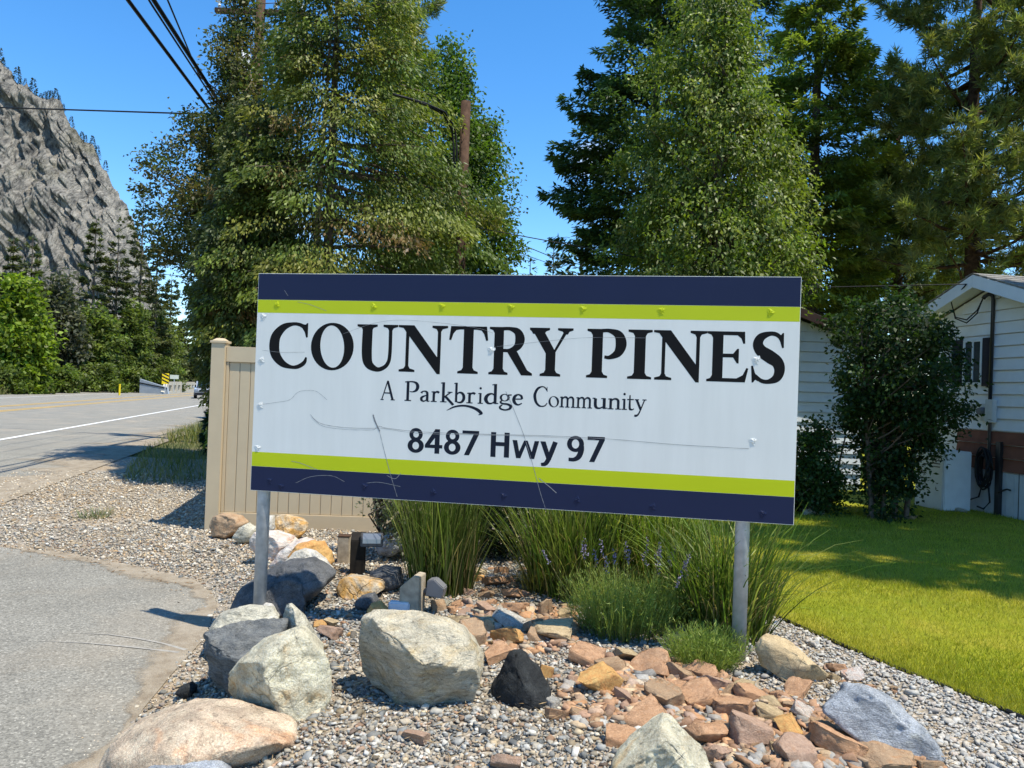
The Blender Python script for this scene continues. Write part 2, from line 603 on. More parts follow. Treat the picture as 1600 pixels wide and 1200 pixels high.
def soil_strip(name, pts, w0, w1, z, seed):
    P_ = []
    for a, b_ in zip(pts[:-1], pts[1:]):
        a, b_ = np.array(a), np.array(b_); m_ = max(2, int(np.linalg.norm(b_ - a) / .12))
        P_ += [a + (b_ - a) * t for t in np.linspace(0, 1, m_, endpoint=False)]
    P_ = np.array(P_); T = np.gradient(P_, axis=0); T /= np.linalg.norm(T, axis=1, keepdims=True); S_ = np.stack([-T[:, 1], T[:, 0]], 1)
    q = np.stack([P_[:, 0] * 2.3, P_[:, 1] * 2.3, 0 * P_[:, 0]], 1)
    e = (w0 + (w1 - w0) * (.5 + .5 * fbm(q, 4, seed)))[:, None]
    V = np.concatenate([np.c_[P_ + S_ * e, np.full(len(P_), z)], np.c_[P_ - S_ * .03, np.full(len(P_), z)]]); n = len(P_)
    F = [(k, k + 1, n + k + 1, n + k) for k in range(n - 1)]
    fade = np.repeat([0.0, 1.0], n)[:, None] * np.ones((1, 3))
    return tag(link(name, np_mesh(name, V, F, fade, mat=M['dirt'])), kind='structure')


m, nt, b = mk('tan_dirt', 0.97, 0.1)
o = objco(nt)
c_ = ramp(nt, nz(nt, o, 5, 8, 0.7), [(0.3, (0.22, 0.17, 0.115)), (0.5, (0.34, 0.285, 0.21)), (0.72, (0.42, 0.365, 0.285))])
nt.links.new(mix(nt, .5, c_, ramp(nt, nz(nt, o, 160, 3, .7), [(.3, .2), (.7, .8)]), 'OVERLAY'), b.inputs['Base Color'])
bump(nt, b, nz(nt, o, 120, 4, .7), .6, .01)
at_ = nt.nodes.new('ShaderNodeAttribute'); at_.attribute_name = 'Col'
ad = nt.nodes.new('ShaderNodeMath'); ad.operation = 'ADD'
nt.links.new(at_.outputs['Fac'], ad.inputs[0]); nt.links.new(nz(nt, o, 9, 9, .78), ad.inputs[1])
tr_ = nt.nodes.new('ShaderNodeBsdfTransparent'); ms = nt.nodes.new('ShaderNodeMixShader')
nt.links.new(ramp(nt, ad.outputs[0], [(0.72, 0.0), (1.0, 0.85)]), ms.inputs[0])
nt.links.new(tr_.outputs[0], ms.inputs[1]); nt.links.new(b.outputs[0], ms.inputs[2])
nt.links.new(ms.outputs[0], nt.nodes['Material Output'].inputs['Surface'])
M['dirt'] = m
soil_strip('dirt_border', [tuple(p) for p in EDGE[:-1]], .03, .42, .0075, 3)

# highway: straight strip with offsets measured across the road
RS = 0.26


def roadpt(off, y): return (-off - RS * y, y)


ys = np.arange(-20, 181, 4.0)
V = []; F = []
for k, y in enumerate(ys):
    e0 = 4.2 + 0.25 * float(vnoise([[y * 0.31, 0, 0]], 9)[0]); e1 = 25.0
    V += [(*roadpt(e1, y), 0.008), (*roadpt(e0, y), 0.008)]
    if k: F.append((2 * k - 2, 2 * k - 1, 2 * k + 1, 2 * k))
me = bpy.data.meshes.new('highway'); me.from_pydata(V, [], F); me.materials.append(M['highway'])
hwy = tag(link('highway', me), kind='structure')
soil_strip('shoulder_dirt', [roadpt(4.1, y) for y in np.arange(1, 30, 3.0)], .4, 2.6, .0125, 5)
for off, mt, wd in ((8.05, 'white_paint', .16), (14.0, 'yellow_paint', .13), (14.35, 'yellow_paint', .13), (16.0, 'yellow_paint', .13), (16.35, 'yellow_paint', .13), (21.6, 'white_paint', .15)):
    nm = 'white_line' if mt == 'white_paint' else 'yellow_line'
    ribbon(nm, [roadpt(off, y) for y in np.arange(-20, 181, 10.0)], wd, 0.0165, M[mt], hwy)

# lawn: sheet and blades
xs_n = np.linspace(0, 1, 60) ** 1.7
ysl = np.arange(2.0, 30.1, 0.25)
V = []
for y in ysl:
    for t in xs_n: V.append((lawn_edge(y) + t * 26, y, float(island_h(y)) + 0.008 + 0.006 * math.sin(y * 1.3 + t * 30)))
V = np.array(V); nx = 60
i, j = np.meshgrid(np.arange(nx - 1), np.arange(len(ysl) - 1)); a = (j * nx + i).ravel()
lawn = tag(link('lawn', np_mesh('lawn', V, np.stack([a, a + 1, a + nx + 1, a + nx], 1), smooth=True, mat=M['lawn_turf'])), kind='structure')

eb = MB()
ey = np.arange(2.4, 9, 0.2)
pt = [(lawn_edge(y) - 0.015, y, float(island_h(y)) + 0.008) for y in ey]
eb.tube(pt, 0.009, 6)
Vv = []
for k, (x, y, z) in enumerate(pt): Vv += [(x - .004, y, 0.0), (x + .004, y, 0.0), (x + .004, y, z), (x - .004, y, z)]
eb.add(Vv, [(4 * k + q, 4 * k + (q + 1) % 4, 4 * k + 4 + (q + 1) % 4, 4 * k + 4 + q) for k in range(len(pt) - 1) for q in range(4)])
tag(eb.build('lawn_edging', M['edging']), 'thin black plastic edging strip between the pale gravel and the lawn', 'edging')

# ------------------------------------------------------------------ ribbons, cards, tubes (vectorised)
def unit(v): return v / (np.linalg.norm(v, axis=1, keepdims=True) + 1e-9)


def blades(base, d0, length, width, bend, segs, col, rng, tipw=0.15, bend_dir=None):
    """curved tapering grass blades: base (n,3), start direction d0, bend = how far the tip falls over"""
    n = len(base)
    hor = d0.copy(); hor[:, 2] = 0
    if bend_dir is not None: hor = bend_dir
    hor = unit(hor + rng.normal(0, .02, (n, 3)) * [1, 1, 0])
    sd = unit(np.cross(hor, [0, 0, 1.0]) + rng.normal(0, .35, (n, 3)))
    V = np.zeros((n, segs + 1, 2, 3)); C = np.zeros((n, segs + 1, 2, 3))
    p = base.copy()
    for k in range(segs + 1):
        t = k / segs
        wd = (width * (1 - t) ** 0.7 + width * tipw * t)[:, None]
        V[:, k, 0] = p - sd * wd / 2; V[:, k, 1] = p + sd * wd / 2
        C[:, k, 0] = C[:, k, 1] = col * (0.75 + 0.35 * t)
        dr = unit(d0 + hor * (bend * t ** 1.3)[:, None] - np.array([0, 0, 1.0]) * (bend * 0.9 * t * t)[:, None])
        p = p + dr * (length / segs)[:, None]
    idx = np.arange(n)[:, None] * (segs + 1) * 2 + np.arange(segs)[None, :] * 2
    F = np.stack([idx, idx + 1, idx + 3, idx + 2], -1).reshape(-1, 4)
    return V.reshape(-1, 3), F, C.reshape(-1, 3)


def cards(base, d, nrm, ln, wd, col, fold=0.0):
    d = unit(d); s = unit(np.cross(d, nrm))
    up = np.cross(s, d)
    ln = ln[:, None]; wd = wd[:, None]
    V = np.stack([base, base + d * ln * .45 + s * wd * .5 + up * wd * fold, base + d * ln, base + d * ln * .45 - s * wd * .5 + up * wd * fold], 1)
    n = len(base)
    F = np.arange(n * 4).reshape(n, 4)
    return V.reshape(-1, 3), F, np.repeat(col, 4, 0)


def join(parts):
    V = []; F = []; C = []; b = 0
    for v, f, c in parts:
        V.append(v); F.append(f + b); C.append(c); b += len(v)
    return np.concatenate(V), np.concatenate(F), np.concatenate(C)


def pal(rng, n, cols, jit=0.15):
    cols = np.array(cols)
    k = rng.integers(0, len(cols), n)
    t = rng.random((n, 1))
    k2 = rng.integers(0, len(cols), n)
    c = cols[k] * (1 - t * .5) + cols[k2] * t * .5
    return np.clip(c * (1 + rng.normal(0, jit, (n, 1))), 0.001, 1)


# lawn blades
n = 190000
r = np.random.default_rng(11)
y = 3.3 + 8.5 * r.random(n) ** 1.25
x = lawn_edge(y) - .03 + (r.random(n) ** 1.2) * (0.80 * y + 0.9 - lawn_edge(y))
base = np.stack([x, y, island_h(y) + .004], 1)
d0 = unit(np.stack([r.normal(0, .45, n), r.normal(0, .45, n), np.ones(n)], 1))
pn = vnoise(np.stack([x * 0.9, y * 1.6, 0 * x], 1), 5) * .5 + .5
c = pal(r, n, [(0.31, 0.325, 0.022), (0.41, 0.38, 0.03), (0.22, 0.265, 0.018)], .24)
pn = np.clip(pn * .8 + .35 * vnoise(np.stack([x * 3.1, y * 5.3, 0 * x], 1), 6), 0, 1)
c = c * (1 - pn[:, None] * .6) + np.array([0.55, 0.47, 0.09]) * pn[:, None] * .6
ln = r.uniform(.02, .045, n) * (0.8 + .05 * y)
s_ = unit(np.cross(d0, r.normal(0, 1, (n, 3))))
wd = r.uniform(.003, .0055, n) * (0.6 + .09 * y)
V = np.stack([base - s_ * wd[:, None] / 2, base + s_ * wd[:, None] / 2, base + d0 * ln[:, None]], 1).reshape(-1, 3)
tag(link('lawn_grass', np_mesh('lawn_grass', V, np.arange(3 * n).reshape(n, 3), np.repeat(c, 3, 0), mat=M['blade'])), kind='stuff')

# ------------------------------------------------------------------ gravel
OCT_V = np.array([(1, 0, 0), (-1, 0, 0), (0, 1, 0), (0, -1, 0), (0, 0, 1), (0, 0, -1)], float)
OCT_F = np.array([(0, 2, 4), (2, 1, 4), (1, 3, 4), (3, 0, 4), (2, 0, 5), (1, 2, 5), (3, 1, 5), (0, 3, 5)])
ph = (1 + 5 ** .5) / 2
ICO_V = np.array([(-1, ph, 0), (1, ph, 0), (-1, -ph, 0), (1, -ph, 0), (0, -1, ph), (0, 1, ph), (0, -1, -ph), (0, 1, -ph), (ph, 0, -1), (ph, 0, 1), (-ph, 0, -1), (-ph, 0, 1)]) / math.sqrt(1 + ph * ph)
ICO_F = np.array([(0, 11, 5), (0, 5, 1), (0, 1, 7), (0, 7, 10), (0, 10, 11), (1, 5, 9), (5, 11, 4), (11, 10, 2), (10, 7, 6), (7, 1, 8), (3, 9, 4), (3, 4, 2), (3, 2, 6), (3, 6, 8), (3, 8, 9), (4, 9, 5), (2, 4, 11), (6, 2, 10), (8, 6, 7), (9, 8, 1)])


# a chipped block: 10 corners, 16 facets
OCT2_V = np.array([(-1, -.7, -.8), (.8, -1, -.7), (1, .8, -.8), (-.8, 1, -.9), (-.8, -.6, .7), (.6, -.8, .9), (.9, .6, .6), (-.5, .9, .8), (0, 0, 1.05), (0, 0, -1)], float) * .72
OCT2_F = np.array([(4, 5, 8), (5, 6, 8), (6, 7, 8), (7, 4, 8), (1, 0, 9), (2, 1, 9), (3, 2, 9), (0, 3, 9), (0, 1, 5), (0, 5, 4), (1, 2, 6), (1, 6, 5), (2, 3, 7), (2, 7, 6), (3, 0, 4), (3, 4, 7)])


def pebbles(x, y, size, col, rng, TV, TF, flat=0.55, lift=0.25, jit=0.28):
    n = len(x)
    z = gz(x, y)
    ax = size[:, None] * np.stack([rng.uniform(.7, 1.35, n), rng.uniform(.55, 1.1, n), flat * rng.uniform(.6, 1.3, n)], 1) * .5
    V = TV[None] * (1 + rng.normal(0, jit, (n, len(TV), 1))) * ax[:, None, :]
    t = rng.normal(0, .4, n); a = rng.random(n) * 2 * PI
    ct, st = np.cos(t)[:, None], np.sin(t)[:, None]
    X, Y, Z = V[..., 0], V[..., 1], V[..., 2]
    X, Z = X * ct + Z * st, -X * st + Z * ct
    ca, sa = np.cos(a)[:, None], np.sin(a)[:, None]
    X, Y = X * ca - Y * sa, X * sa + Y * ca
    V = np.stack([X + x[:, None], Y + y[:, None], Z + (z + size * flat * lift)[:, None]], -1).reshape(-1, 3)
    F = (TF[None] + (np.arange(n) * len(TV))[:, None, None]).reshape(-1, 3)
    return V, F, np.repeat(col, len(TV), 0)


GREYS = [(0.25, 0.255, 0.24), (0.18, 0.185, 0.175), (0.34, 0.33, 0.295), (0.44, 0.41, 0.34), (0.12, 0.125, 0.12), (0.33, 0.28, 0.2), (0.30, 0.19, 0.12), (0.52, 0.49, 0.42), (0.38, 0.30, 0.19)]
TANS = [(0.42, 0.35, 0.25), (0.32, 0.28, 0.22), (0.53, 0.47, 0.37), (0.24, 0.21, 0.175), (0.56, 0.52, 0.43), (0.38, 0.28, 0.17)]
r = np.random.default_rng(21)
parts = []
# island, near
n = 56000
y = 2.75 + 5.6 * r.random(n) ** 1.5
u = r.random(n)
xl = np.interp(y, EDGE[:, 1], EDGE[:, 0]); xr = lawn_edge(y) - 0.03
x = xl - .05 + u * (xr - xl + .05)
k = edge_dist(x, y) > np.abs(r.normal(0.0, .22, n)) - .05
x, y = x[k], y[k]; n = len(x)
size = np.exp(r.normal(math.log(.0195), .46, n)).clip(.007, .065)
c = pal(r, n, GREYS, .24) * .92
pale = sstep((x - 1.1) / .6)[:, None] * .5
c = c * (1 - pale) + np.array([.5, .48, .43]) * pale
big = size > .026
parts.append(pebbles(x[big], y[big], size[big], c[big], r, OCT2_V, OCT2_F, .48, .2, .24))
parts.append(pebbles(x[~big], y[~big], size[~big] * 1.1, c[~big], r, OCT_V, OCT_F, .55, .2, .34))
# shoulder beside the highway
n = 42000
y = 6.4 + 6.8 * r.random(n) ** 1.35
x = -(9.5 + 0 * y) + r.random(n) * (9.0)
ke = (edge_dist(x, y) > np.abs(r.normal(0.0, .3, n))) & (x < -0.2) & (x > -4.6 - RS * y - np.abs(r.normal(0, .8, n))) & (y < 8.45 + np.where(x < -3.3, 99, 0))
gv = vnoise(np.stack([x * .8, y * .8, 0 * x], 1), 8)
ke &= (r.random(n) < (.8 + .5 * gv))
x, y = x[ke], y[ke]; n = len(x)
size = np.exp(r.normal(math.log(.027), .35, n)).clip(.012, .07)
parts.append(pebbles(x, y, size, pal(r, n, TANS, .2), r, OCT_V, OCT_F, .65))
# strays on the driveway edge
n = 2500
k = r.integers(0, len(EDGE) - 1, n); t = r.random((n, 1))
q = EDGE[k] * (1 - t) + EDGE[k + 1] * t + r.normal(0, .11, (n, 2))
parts.append(pebbles(q[:, 0], q[:, 1], r.uniform(.006, .016, n), pal(r, n, TANS, .25), r, OCT_V, OCT_F, .7))
n = 350
x = r.uniform(-6, -1.9, n); y = r.uniform(3, 6.8, n)
ke = edge_dist(x, y) < -.1
parts.append(pebbles(x[ke], y[ke], r.uniform(.006, .016, ke.sum()), pal(r, ke.sum(), [(.5, .45, .38), (.1, .08, .06)], .25), r, OCT_V, OCT_F, .6))
V, F, C = join(parts)
tag(link('gravel', np_mesh('gravel', V, F, C, mat=M['pebble'])), kind='stuff')

# dry pine needles, twigs and leaf litter
n = 5200
y = 2.8 + 5.2 * r.random(n) ** 1.4
x = np.interp(y, EDGE[:, 1], EDGE[:, 0]) + .1 + r.random(n) * 3.9
cl = vnoise(np.stack([x * 2.2, y * 2.2, 0 * x], 1), 31)
ke = (x < lawn_edge(y) - .05) & (r.random(n) < .35 + .9 * cl)
x, y = x[ke], y[ke]; n = len(x)
a = r.random(n) * 2 * PI
base = np.stack([x, y, gz(x, y) + r.uniform(.008, .03, n)], 1)
d0 = np.stack([np.cos(a), np.sin(a), r.normal(0, .12, n)], 1)
cc = pal(r, n, [(0.30, 0.19, 0.08), (0.2, 0.14, 0.08), (0.38, 0.29, 0.16)], .2)
v1 = cards(base, d0, r.normal(0, .4, (n, 3)) + [0, 0, 1], r.uniform(.04, .14, n), r.uniform(.002, .005, n), cc)
n = 900
y = 5.9 + 1.6 * r.random(n); x = -4.9 + 2.9 * r.random(n)
q = np.stack([x, y], 1); dd = edge_dist(x, y); ke = (dd > -.25) & (dd < .35)
x, y = x[ke], y[ke]; n = len(x); a = r.random(n) * 2 * PI
v2 = cards(np.stack([x, y, gz(x, y) + .012], 1), np.stack([np.cos(a), np.sin(a), 0 * a], 1), r.normal(0, .3, (n, 3)) + [0, 0, 1], r.uniform(.02, .06, n), r.uniform(.003, .012, n), pal(r, n, [(0.25, 0.14, 0.06), (0.14, 0.09, 0.05)], .2))
n = 7000
y = 6.6 + 5.5 * r.random(n) ** 1.3; x = -8.5 + 8 * r.random(n)
g_ = vnoise(np.stack([x * 1.1, y * 1.1, 0 * x], 1), 33)
ke = (edge_dist(x, y) > .02) & (r.random(n) < .15 + .8 * g_) & (x > -4.4 - RS * y) & (x < -.5) & ((y < 8.2) | (x < -3.6))
x, y = x[ke], y[ke]; n = len(x); a = r.random(n) * 2 * PI
v3 = cards(np.stack([x, y, gz(x, y) + r.uniform(.012, .03, n)], 1), np.stack([np.cos(a), np.sin(a), r.normal(0, .15, n)], 1), r.normal(0, .5, (n, 3)) + [0, 0, 1], r.uniform(.03, .12, n), r.uniform(.004, .016, n), pal(r, n, [(0.32, 0.2, 0.09), (0.24, 0.16, 0.09), (0.4, 0.3, 0.17)], .2))
V, F, C = join([v1, v2, v3])
tag(link('fallen_needles', np_mesh('fallen_needles', V, F, C, mat=M['litter'])), kind='stuff')

# verge grass along the highway shoulder, and rough growth across the road
def inpoly(x, y, poly):
    c = np.zeros(len(x), bool)
    for k in range(len(poly)):
        (x1, y1), (x2, y2) = poly[k], poly[k - 1]
        c ^= ((y1 > y) != (y2 > y)) & (x < (x2 - x1) * (y - y1) / (y2 - y1 + 1e-12) + x1)
    return c


vp = [tuple(at(*p)[:2]) for p in [(188, 752), (225, 706), (262, 680), (300, 667), (340, 655), (345, 700), (345, 748), (285, 760), (240, 756)]]
lo = np.min(vp, 0); hi = np.max(vp, 0)
n = 26000
x = r.uniform(lo[0], hi[0], n); y = r.uniform(lo[1], hi[1], n)
g = vnoise(np.stack([x * 1.1, y * .7, 0 * x], 1), 41)
ke = inpoly(x, y, vp) & (r.random(n) < .6 + g)
x, y = x[ke], y[ke]; n = len(x)
base = np.stack([x, y, np.zeros(n) - .01], 1)
d0 = unit(np.stack([r.normal(0, .4, n), r.normal(0, .4, n), np.ones(n)], 1))
b1 = blades(base, d0, r.uniform(.12, .34, n), r.uniform(.008, .016, n), r.uniform(.2, 1, n), 2, pal(r, n, [(0.14, 0.17, 0.03), (0.2, 0.2, 0.05), (0.32, 0.27, 0.12), (0.1, 0.14, 0.03)]), r)
# strip beyond the road
n = 22000
y = r.uniform(38, 120, n); x = -25.2 - RS * y - np.abs(r.normal(0, 5, n))
base = np.stack([x, y, np.zeros(n) - .05], 1)
d0 = unit(np.stack([r.normal(0, .4, n), r.normal(0, .4, n), np.ones(n)], 1))
b2 = blades(base, d0, r.uniform(.25, 1.0, n), r.uniform(.04, .1, n), r.uniform(.1, .8, n), 2, pal(r, n, [(0.12, 0.16, 0.03), (0.22, 0.2, 0.07), (0.3, 0.26, 0.13), (0.07, 0.11, 0.02)]), r)
# right side of the road towards the bridge
n = 9000
y = r.uniform(20, 75, n); x = -4.3 - RS * y + np.abs(r.normal(0, 1.6, n)) + .2
base = np.stack([x, y, np.zeros(n) - .03], 1)
d0 = unit(np.stack([r.normal(0, .4, n), r.normal(0, .4, n), np.ones(n)], 1))
b3 = blades(base, d0, r.uniform(.15, .5, n), r.uniform(.015, .04, n), r.uniform(.1, .8, n), 2, pal(r, n, [(0.13, 0.17, 0.03), (0.2, 0.2, 0.05), (0.3, 0.26, 0.12)]), r)
V, F, C = join([b1, b2, b3])
tag(link('verge_grass', np_mesh('verge_grass', V, F, C, mat=M['blade'])), kind='stuff')

# ------------------------------------------------------------------ rock mountain
prof = [(-900, -160), (-500, -90), (-250, -10), (-80, 45), (0, 92), (30, 126), (60, 148), (100, 172), (118, 198), (150, 236), (170, 268), (190, 302), (212, 352), (238, 432), (262, 500), (290, 556), (330, 585)]
pxs = np.concatenate([np.linspace(-900, -60, 60), np.linspace(-58, 330, 330)])
nv = 270
tops = np.interp(pxs, [p[0] for p in prof], [p[1] for p in prof])
V = np.zeros((nv, len(pxs), 3))
for jx, px in enumerate(pxs):
    T = dep(px, tops[jx], 470.0); B = dep(px, 622, 385.0)
    t = np.linspace(0, 1, nv - 12)
    V[:nv - 12, jx] = B * (1 - t[:, None]) + T * t[:, None]
    back = np.linspace(0, 1, 12)
    V[nv - 12:, jx] = T + np.stack([T[0] / T[1] * (back * 160 + 2), back * 160 + 2, back * 20 - back ** 2 * 90], 1)
Q = V.reshape(-1, 3)
tt = np.clip(np.repeat(np.arange(nv) / (nv - 12), len(pxs)), 0, 1)
# slanted slabs running down to the right
S = np.stack([Q[:, 0] * .86 + Q[:, 2] * .5, Q[:, 1] * .4, Q[:, 2] * .86 - Q[:, 0] * .5], 1)
rid = 1 - np.abs(fbm(S / np.array([16.0, 40, 70]), 4, 51))
big = fbm(Q / 60.0, 3, 55)
sm = fbm(Q / 7.0, 4, 58)
rid2 = 1 - np.abs(fbm(S / np.array([5.5, 14, 24]), 4, 71, .6))
blk = np.abs(fbm(S / np.array([9.0, 20, 16]), 3, 77))
amp = sstep(tt * 4) * (1 - .75 * sstep((tt - .93) / .07))
Q = Q + np.stack([-.25 * np.ones(len(Q)), -np.ones(len(Q)), .2 * np.ones(len(Q))], 1) * ((rid * 9 - 5 + big * 7 + sm * .8 + rid2 * 5.5 + blk * 6) * amp)[:, None]
Q[:, 2] += (fbm(Q / 9.0, 4, 61, .6) * 4.0) * sstep((tt - .85) / .15)
nx = len(pxs)
i, j = np.meshgrid(np.arange(nx - 1), np.arange(nv - 1)); a = (j * nx + i).ravel()
m, nt, b = mk('cliff_rock', 0.95, 0.1)
o = objco(nt)
mpn = nt.nodes.new('ShaderNodeMapping'); mpn.inputs['Rotation'].default_value = (0, rad(35), 0); mpn.inputs['Scale'].default_value = (.30, .09, .055)
nt.links.new(o, mpn.inputs['Vector'])
c_ = ramp(nt, nz(nt, mpn.outputs[0], 1.0, 9, 0.68, .8), [(0.34, (0.10, 0.098, 0.092)), (0.45, (0.24, 0.225, 0.195)), (0.56, (0.38, 0.35, 0.295)), (0.7, (0.52, 0.475, 0.39))])
c_ = mix(nt, ramp(nt, nz(nt, o, .03, 6, .7), [(0.55, 0.0), (0.66, 0.6)]), c_, (0.19, 0.175, 0.105))
mp2 = nt.nodes.new('ShaderNodeMapping'); mp2.inputs['Rotation'].default_value = (0, rad(40), 0); mp2.inputs['Scale'].default_value = (.55, .08, .045)
nt.links.new(o, mp2.inputs['Vector'])
c_ = mix(nt, 1.0, c_, ramp(nt, nz(nt, mp2.outputs[0], .5, 9, .66, 1.0), [(.44, 1.0), (.475, .35), (.5, 1.0), (.58, 1.0), (.6, .45), (.63, 1.0)]), 'MULTIPLY')
nt.links.new(c_, b.inputs['Base Color'])
bump(nt, b, nz(nt, mp2.outputs[0], 1.6, 10, .72), 1.0, 4.0)
M['cliff'] = m
tag(link('rock_mountain', np_mesh('rock_mountain', Q, np.stack([a, a + 1, a + nx + 1, a + nx], 1), mat=m)), kind='structure')
TOPV = Q[(nv - 12) * nx:(nv - 11) * nx]

# ================================================================== THE SIGN
SW, SH = 3.63, 1.527
SYAW = rad(-10.408)
SBL = np.array([-1.811, 5.2, 0.941])
sd_ = np.array([math.cos(SYAW), math.sin(SYAW), 0])


def sign_xy(u, back=0.0):
    return SBL[0] + sd_[0] * u - sd_[1] * back, SBL[1] + sd_[1] * u + sd_[0] * back


cx_, cy_ = sign_xy(SW / 2)
SSC = 0.94
sign = empty('entrance_sign', (cx_ * SSC, cy_ * SSC, EYE[2] + SSC * (0.05 - EYE[2])), SYAW)
sign.scale = (SSC, SSC, SSC)
tag(sign, 'wide white sign board reading COUNTRY PINES with navy and lime bands on two steel posts', 'sign')
OX, OZ = -SW / 2, SBL[2] - 0.05       # sign-local offset of the panel's lower left corner
pb = MB(); pb.box(OX, 0, OZ, OX + SW, 0.008, OZ + SH)
panel = pb.build('panel', M['panel_white'], sign, bevel=0.0015)


def face_box(name, u0, u1, v0, v1, mat, d0=-0.0003, d1=0.0):
    q = MB(); q.box(OX + u0, d0, OZ + v0, OX + u1, d1 + 0.0002, OZ + v1)
    return q.build(name, mat, panel)


def inset(name, u0, u1, v0, v1, mat): return face_box(name, u0, u1, v0, v1, mat)


e_ = 0.003
inset('navy_band', e_, SW - e_, 0.003, 0.171, M['navy'])
inset('lime_band', e_, SW - e_, 0.172, 0.272, M['lime'])
inset('lime_band', e_, SW - e_, 1.250, 1.341, M['lime'])
inset('navy_band', e_, SW - e_, 1.342, SH - 0.003, M['navy'])
for u, zb in ((0.075, 0.02), (3.335, 0.0)):
    q = MB(); q.tube([(OX + u, 0.056, zb - 0.35), (OX + u, 0.056, OZ + SH - .05)], 0.0445, 20)
    q.build('post', M['galv'], sign, smooth=False).data.polygons.foreach_set('use_smooth', [True] * 20 + [False] * 2)
for v in (0.07, 0.6, 1.31):
    q = MB(); q.box(OX + 0.03, 0.009, OZ + v - .03, OX + SW - .03, 0.0118, OZ + v + .03)
    q.build('rail', M['galv'], sign)


# ---- lettering: each glyph is a list of flat shapes in a box one cap height tall
def cat(pts, closed=False, n=7):
    pts = np.array(pts, float)
    N = len(pts); out = []
    rng_ = range(N if closed else N - 1)
    for i in rng_:
        p0 = pts[(i - 1) % N] if closed or i > 0 else 2 * pts[0] - pts[1]
        p1 = pts[i]; p2 = pts[(i + 1) % N]
        p3 = pts[(i + 2) % N] if closed or i + 2 < N else 2 * pts[-1] - pts[-2]
        for k in range(n):
            t = k / n
            out.append(.5 * ((2 * p1) + (-p0 + p2) * t + (2 * p0 - 5 * p1 + 4 * p2 - p3) * t * t + (-p0 + 3 * p1 - 3 * p2 + p3) * t ** 3))
    if not closed: out.append(pts[-1])
    return np.array(out)


WF = 1.0


def St(*p, closed=False, sx=1.0):
    q = cat([(a[0] * sx, a[1], a[2]) for a in p], closed)
    d = (np.roll(q, -1, 0) - np.roll(q, 1, 0)) if closed else np.gradient(q, axis=0)
    d = d[:, :2]; d = d / (np.linalg.norm(d, axis=1, keepdims=True) + 1e-9)
    nrm = np.stack([-d[:, 1], d[:, 0]], 1)
    return ('strip', q[:, :2] + nrm * q[:, 2:3] * WF / 2, q[:, :2] - nrm * q[:, 2:3] * WF / 2, closed)


def Ln(w, *p): return ('lines', [St((*a, w), (*b, w)) for a, b in zip(p[:-1], p[1:])])
def Pg(*p): return ('poly', [tuple(q) for q in p])


def ringE(cx, cy, rx, ry, ix, iy, tilt=0.0, n=40):
    t = np.linspace(0, 2 * PI, n, endpoint=False)
    A = np.stack([cx + rx * np.cos(t), cy + ry * np.sin(t)], 1)
    B_ = np.stack([ix * np.cos(t), iy * np.sin(t)], 1)
    c, s = math.cos(tilt), math.sin(tilt)
    B_ = np.stack([cx + B_[:, 0] * c - B_[:, 1] * s, cy + B_[:, 0] * s + B_[:, 1] * c], 1)
    return ('strip', A, B_, True)


def stem(x0, w, tl=.11, tr=.11, bl=.11, br=.11, y1=1.0, s=.045):
    P_ = [(x0 - bl, 0), (x0 + w + br, 0), (x0 + w + br, s)]
    P_ += [(x0 + w + .035, .07), (x0 + w, .13)] if br else [(x0 + w, .13)]
    P_ += [(x0 + w, y1 - .13)] + ([(x0 + w + .035, y1 - .07)] if tr else []) + [(x0 + w + tr, y1 - s), (x0 + w + tr, y1), (x0 - tl, y1), (x0 - tl, y1 - s)]
    P_ += ([(x0 - .035, y1 - .07)] if tl else []) + [(x0, y1 - .13), (x0, .13)] + ([(x0 - .035, .07)] if bl else []) + [(x0 - bl, s)]
    return ('poly', P_)


def topserif(x0, x1, a, b, y=1.0, s=.045): return Pg((x0, y), (x1, y), (x1, y - s), (b + .03, y - .075), (b, y - .13), (a, y - .13), (a - .03, y - .075), (x0, y - s))


def botserif(x0, x1, a, b): return Pg((x0, 0), (x1, 0), (x1, .045), (b + .03, .075), (b, .13), (a, .13), (a - .03, .075), (x0, .045))


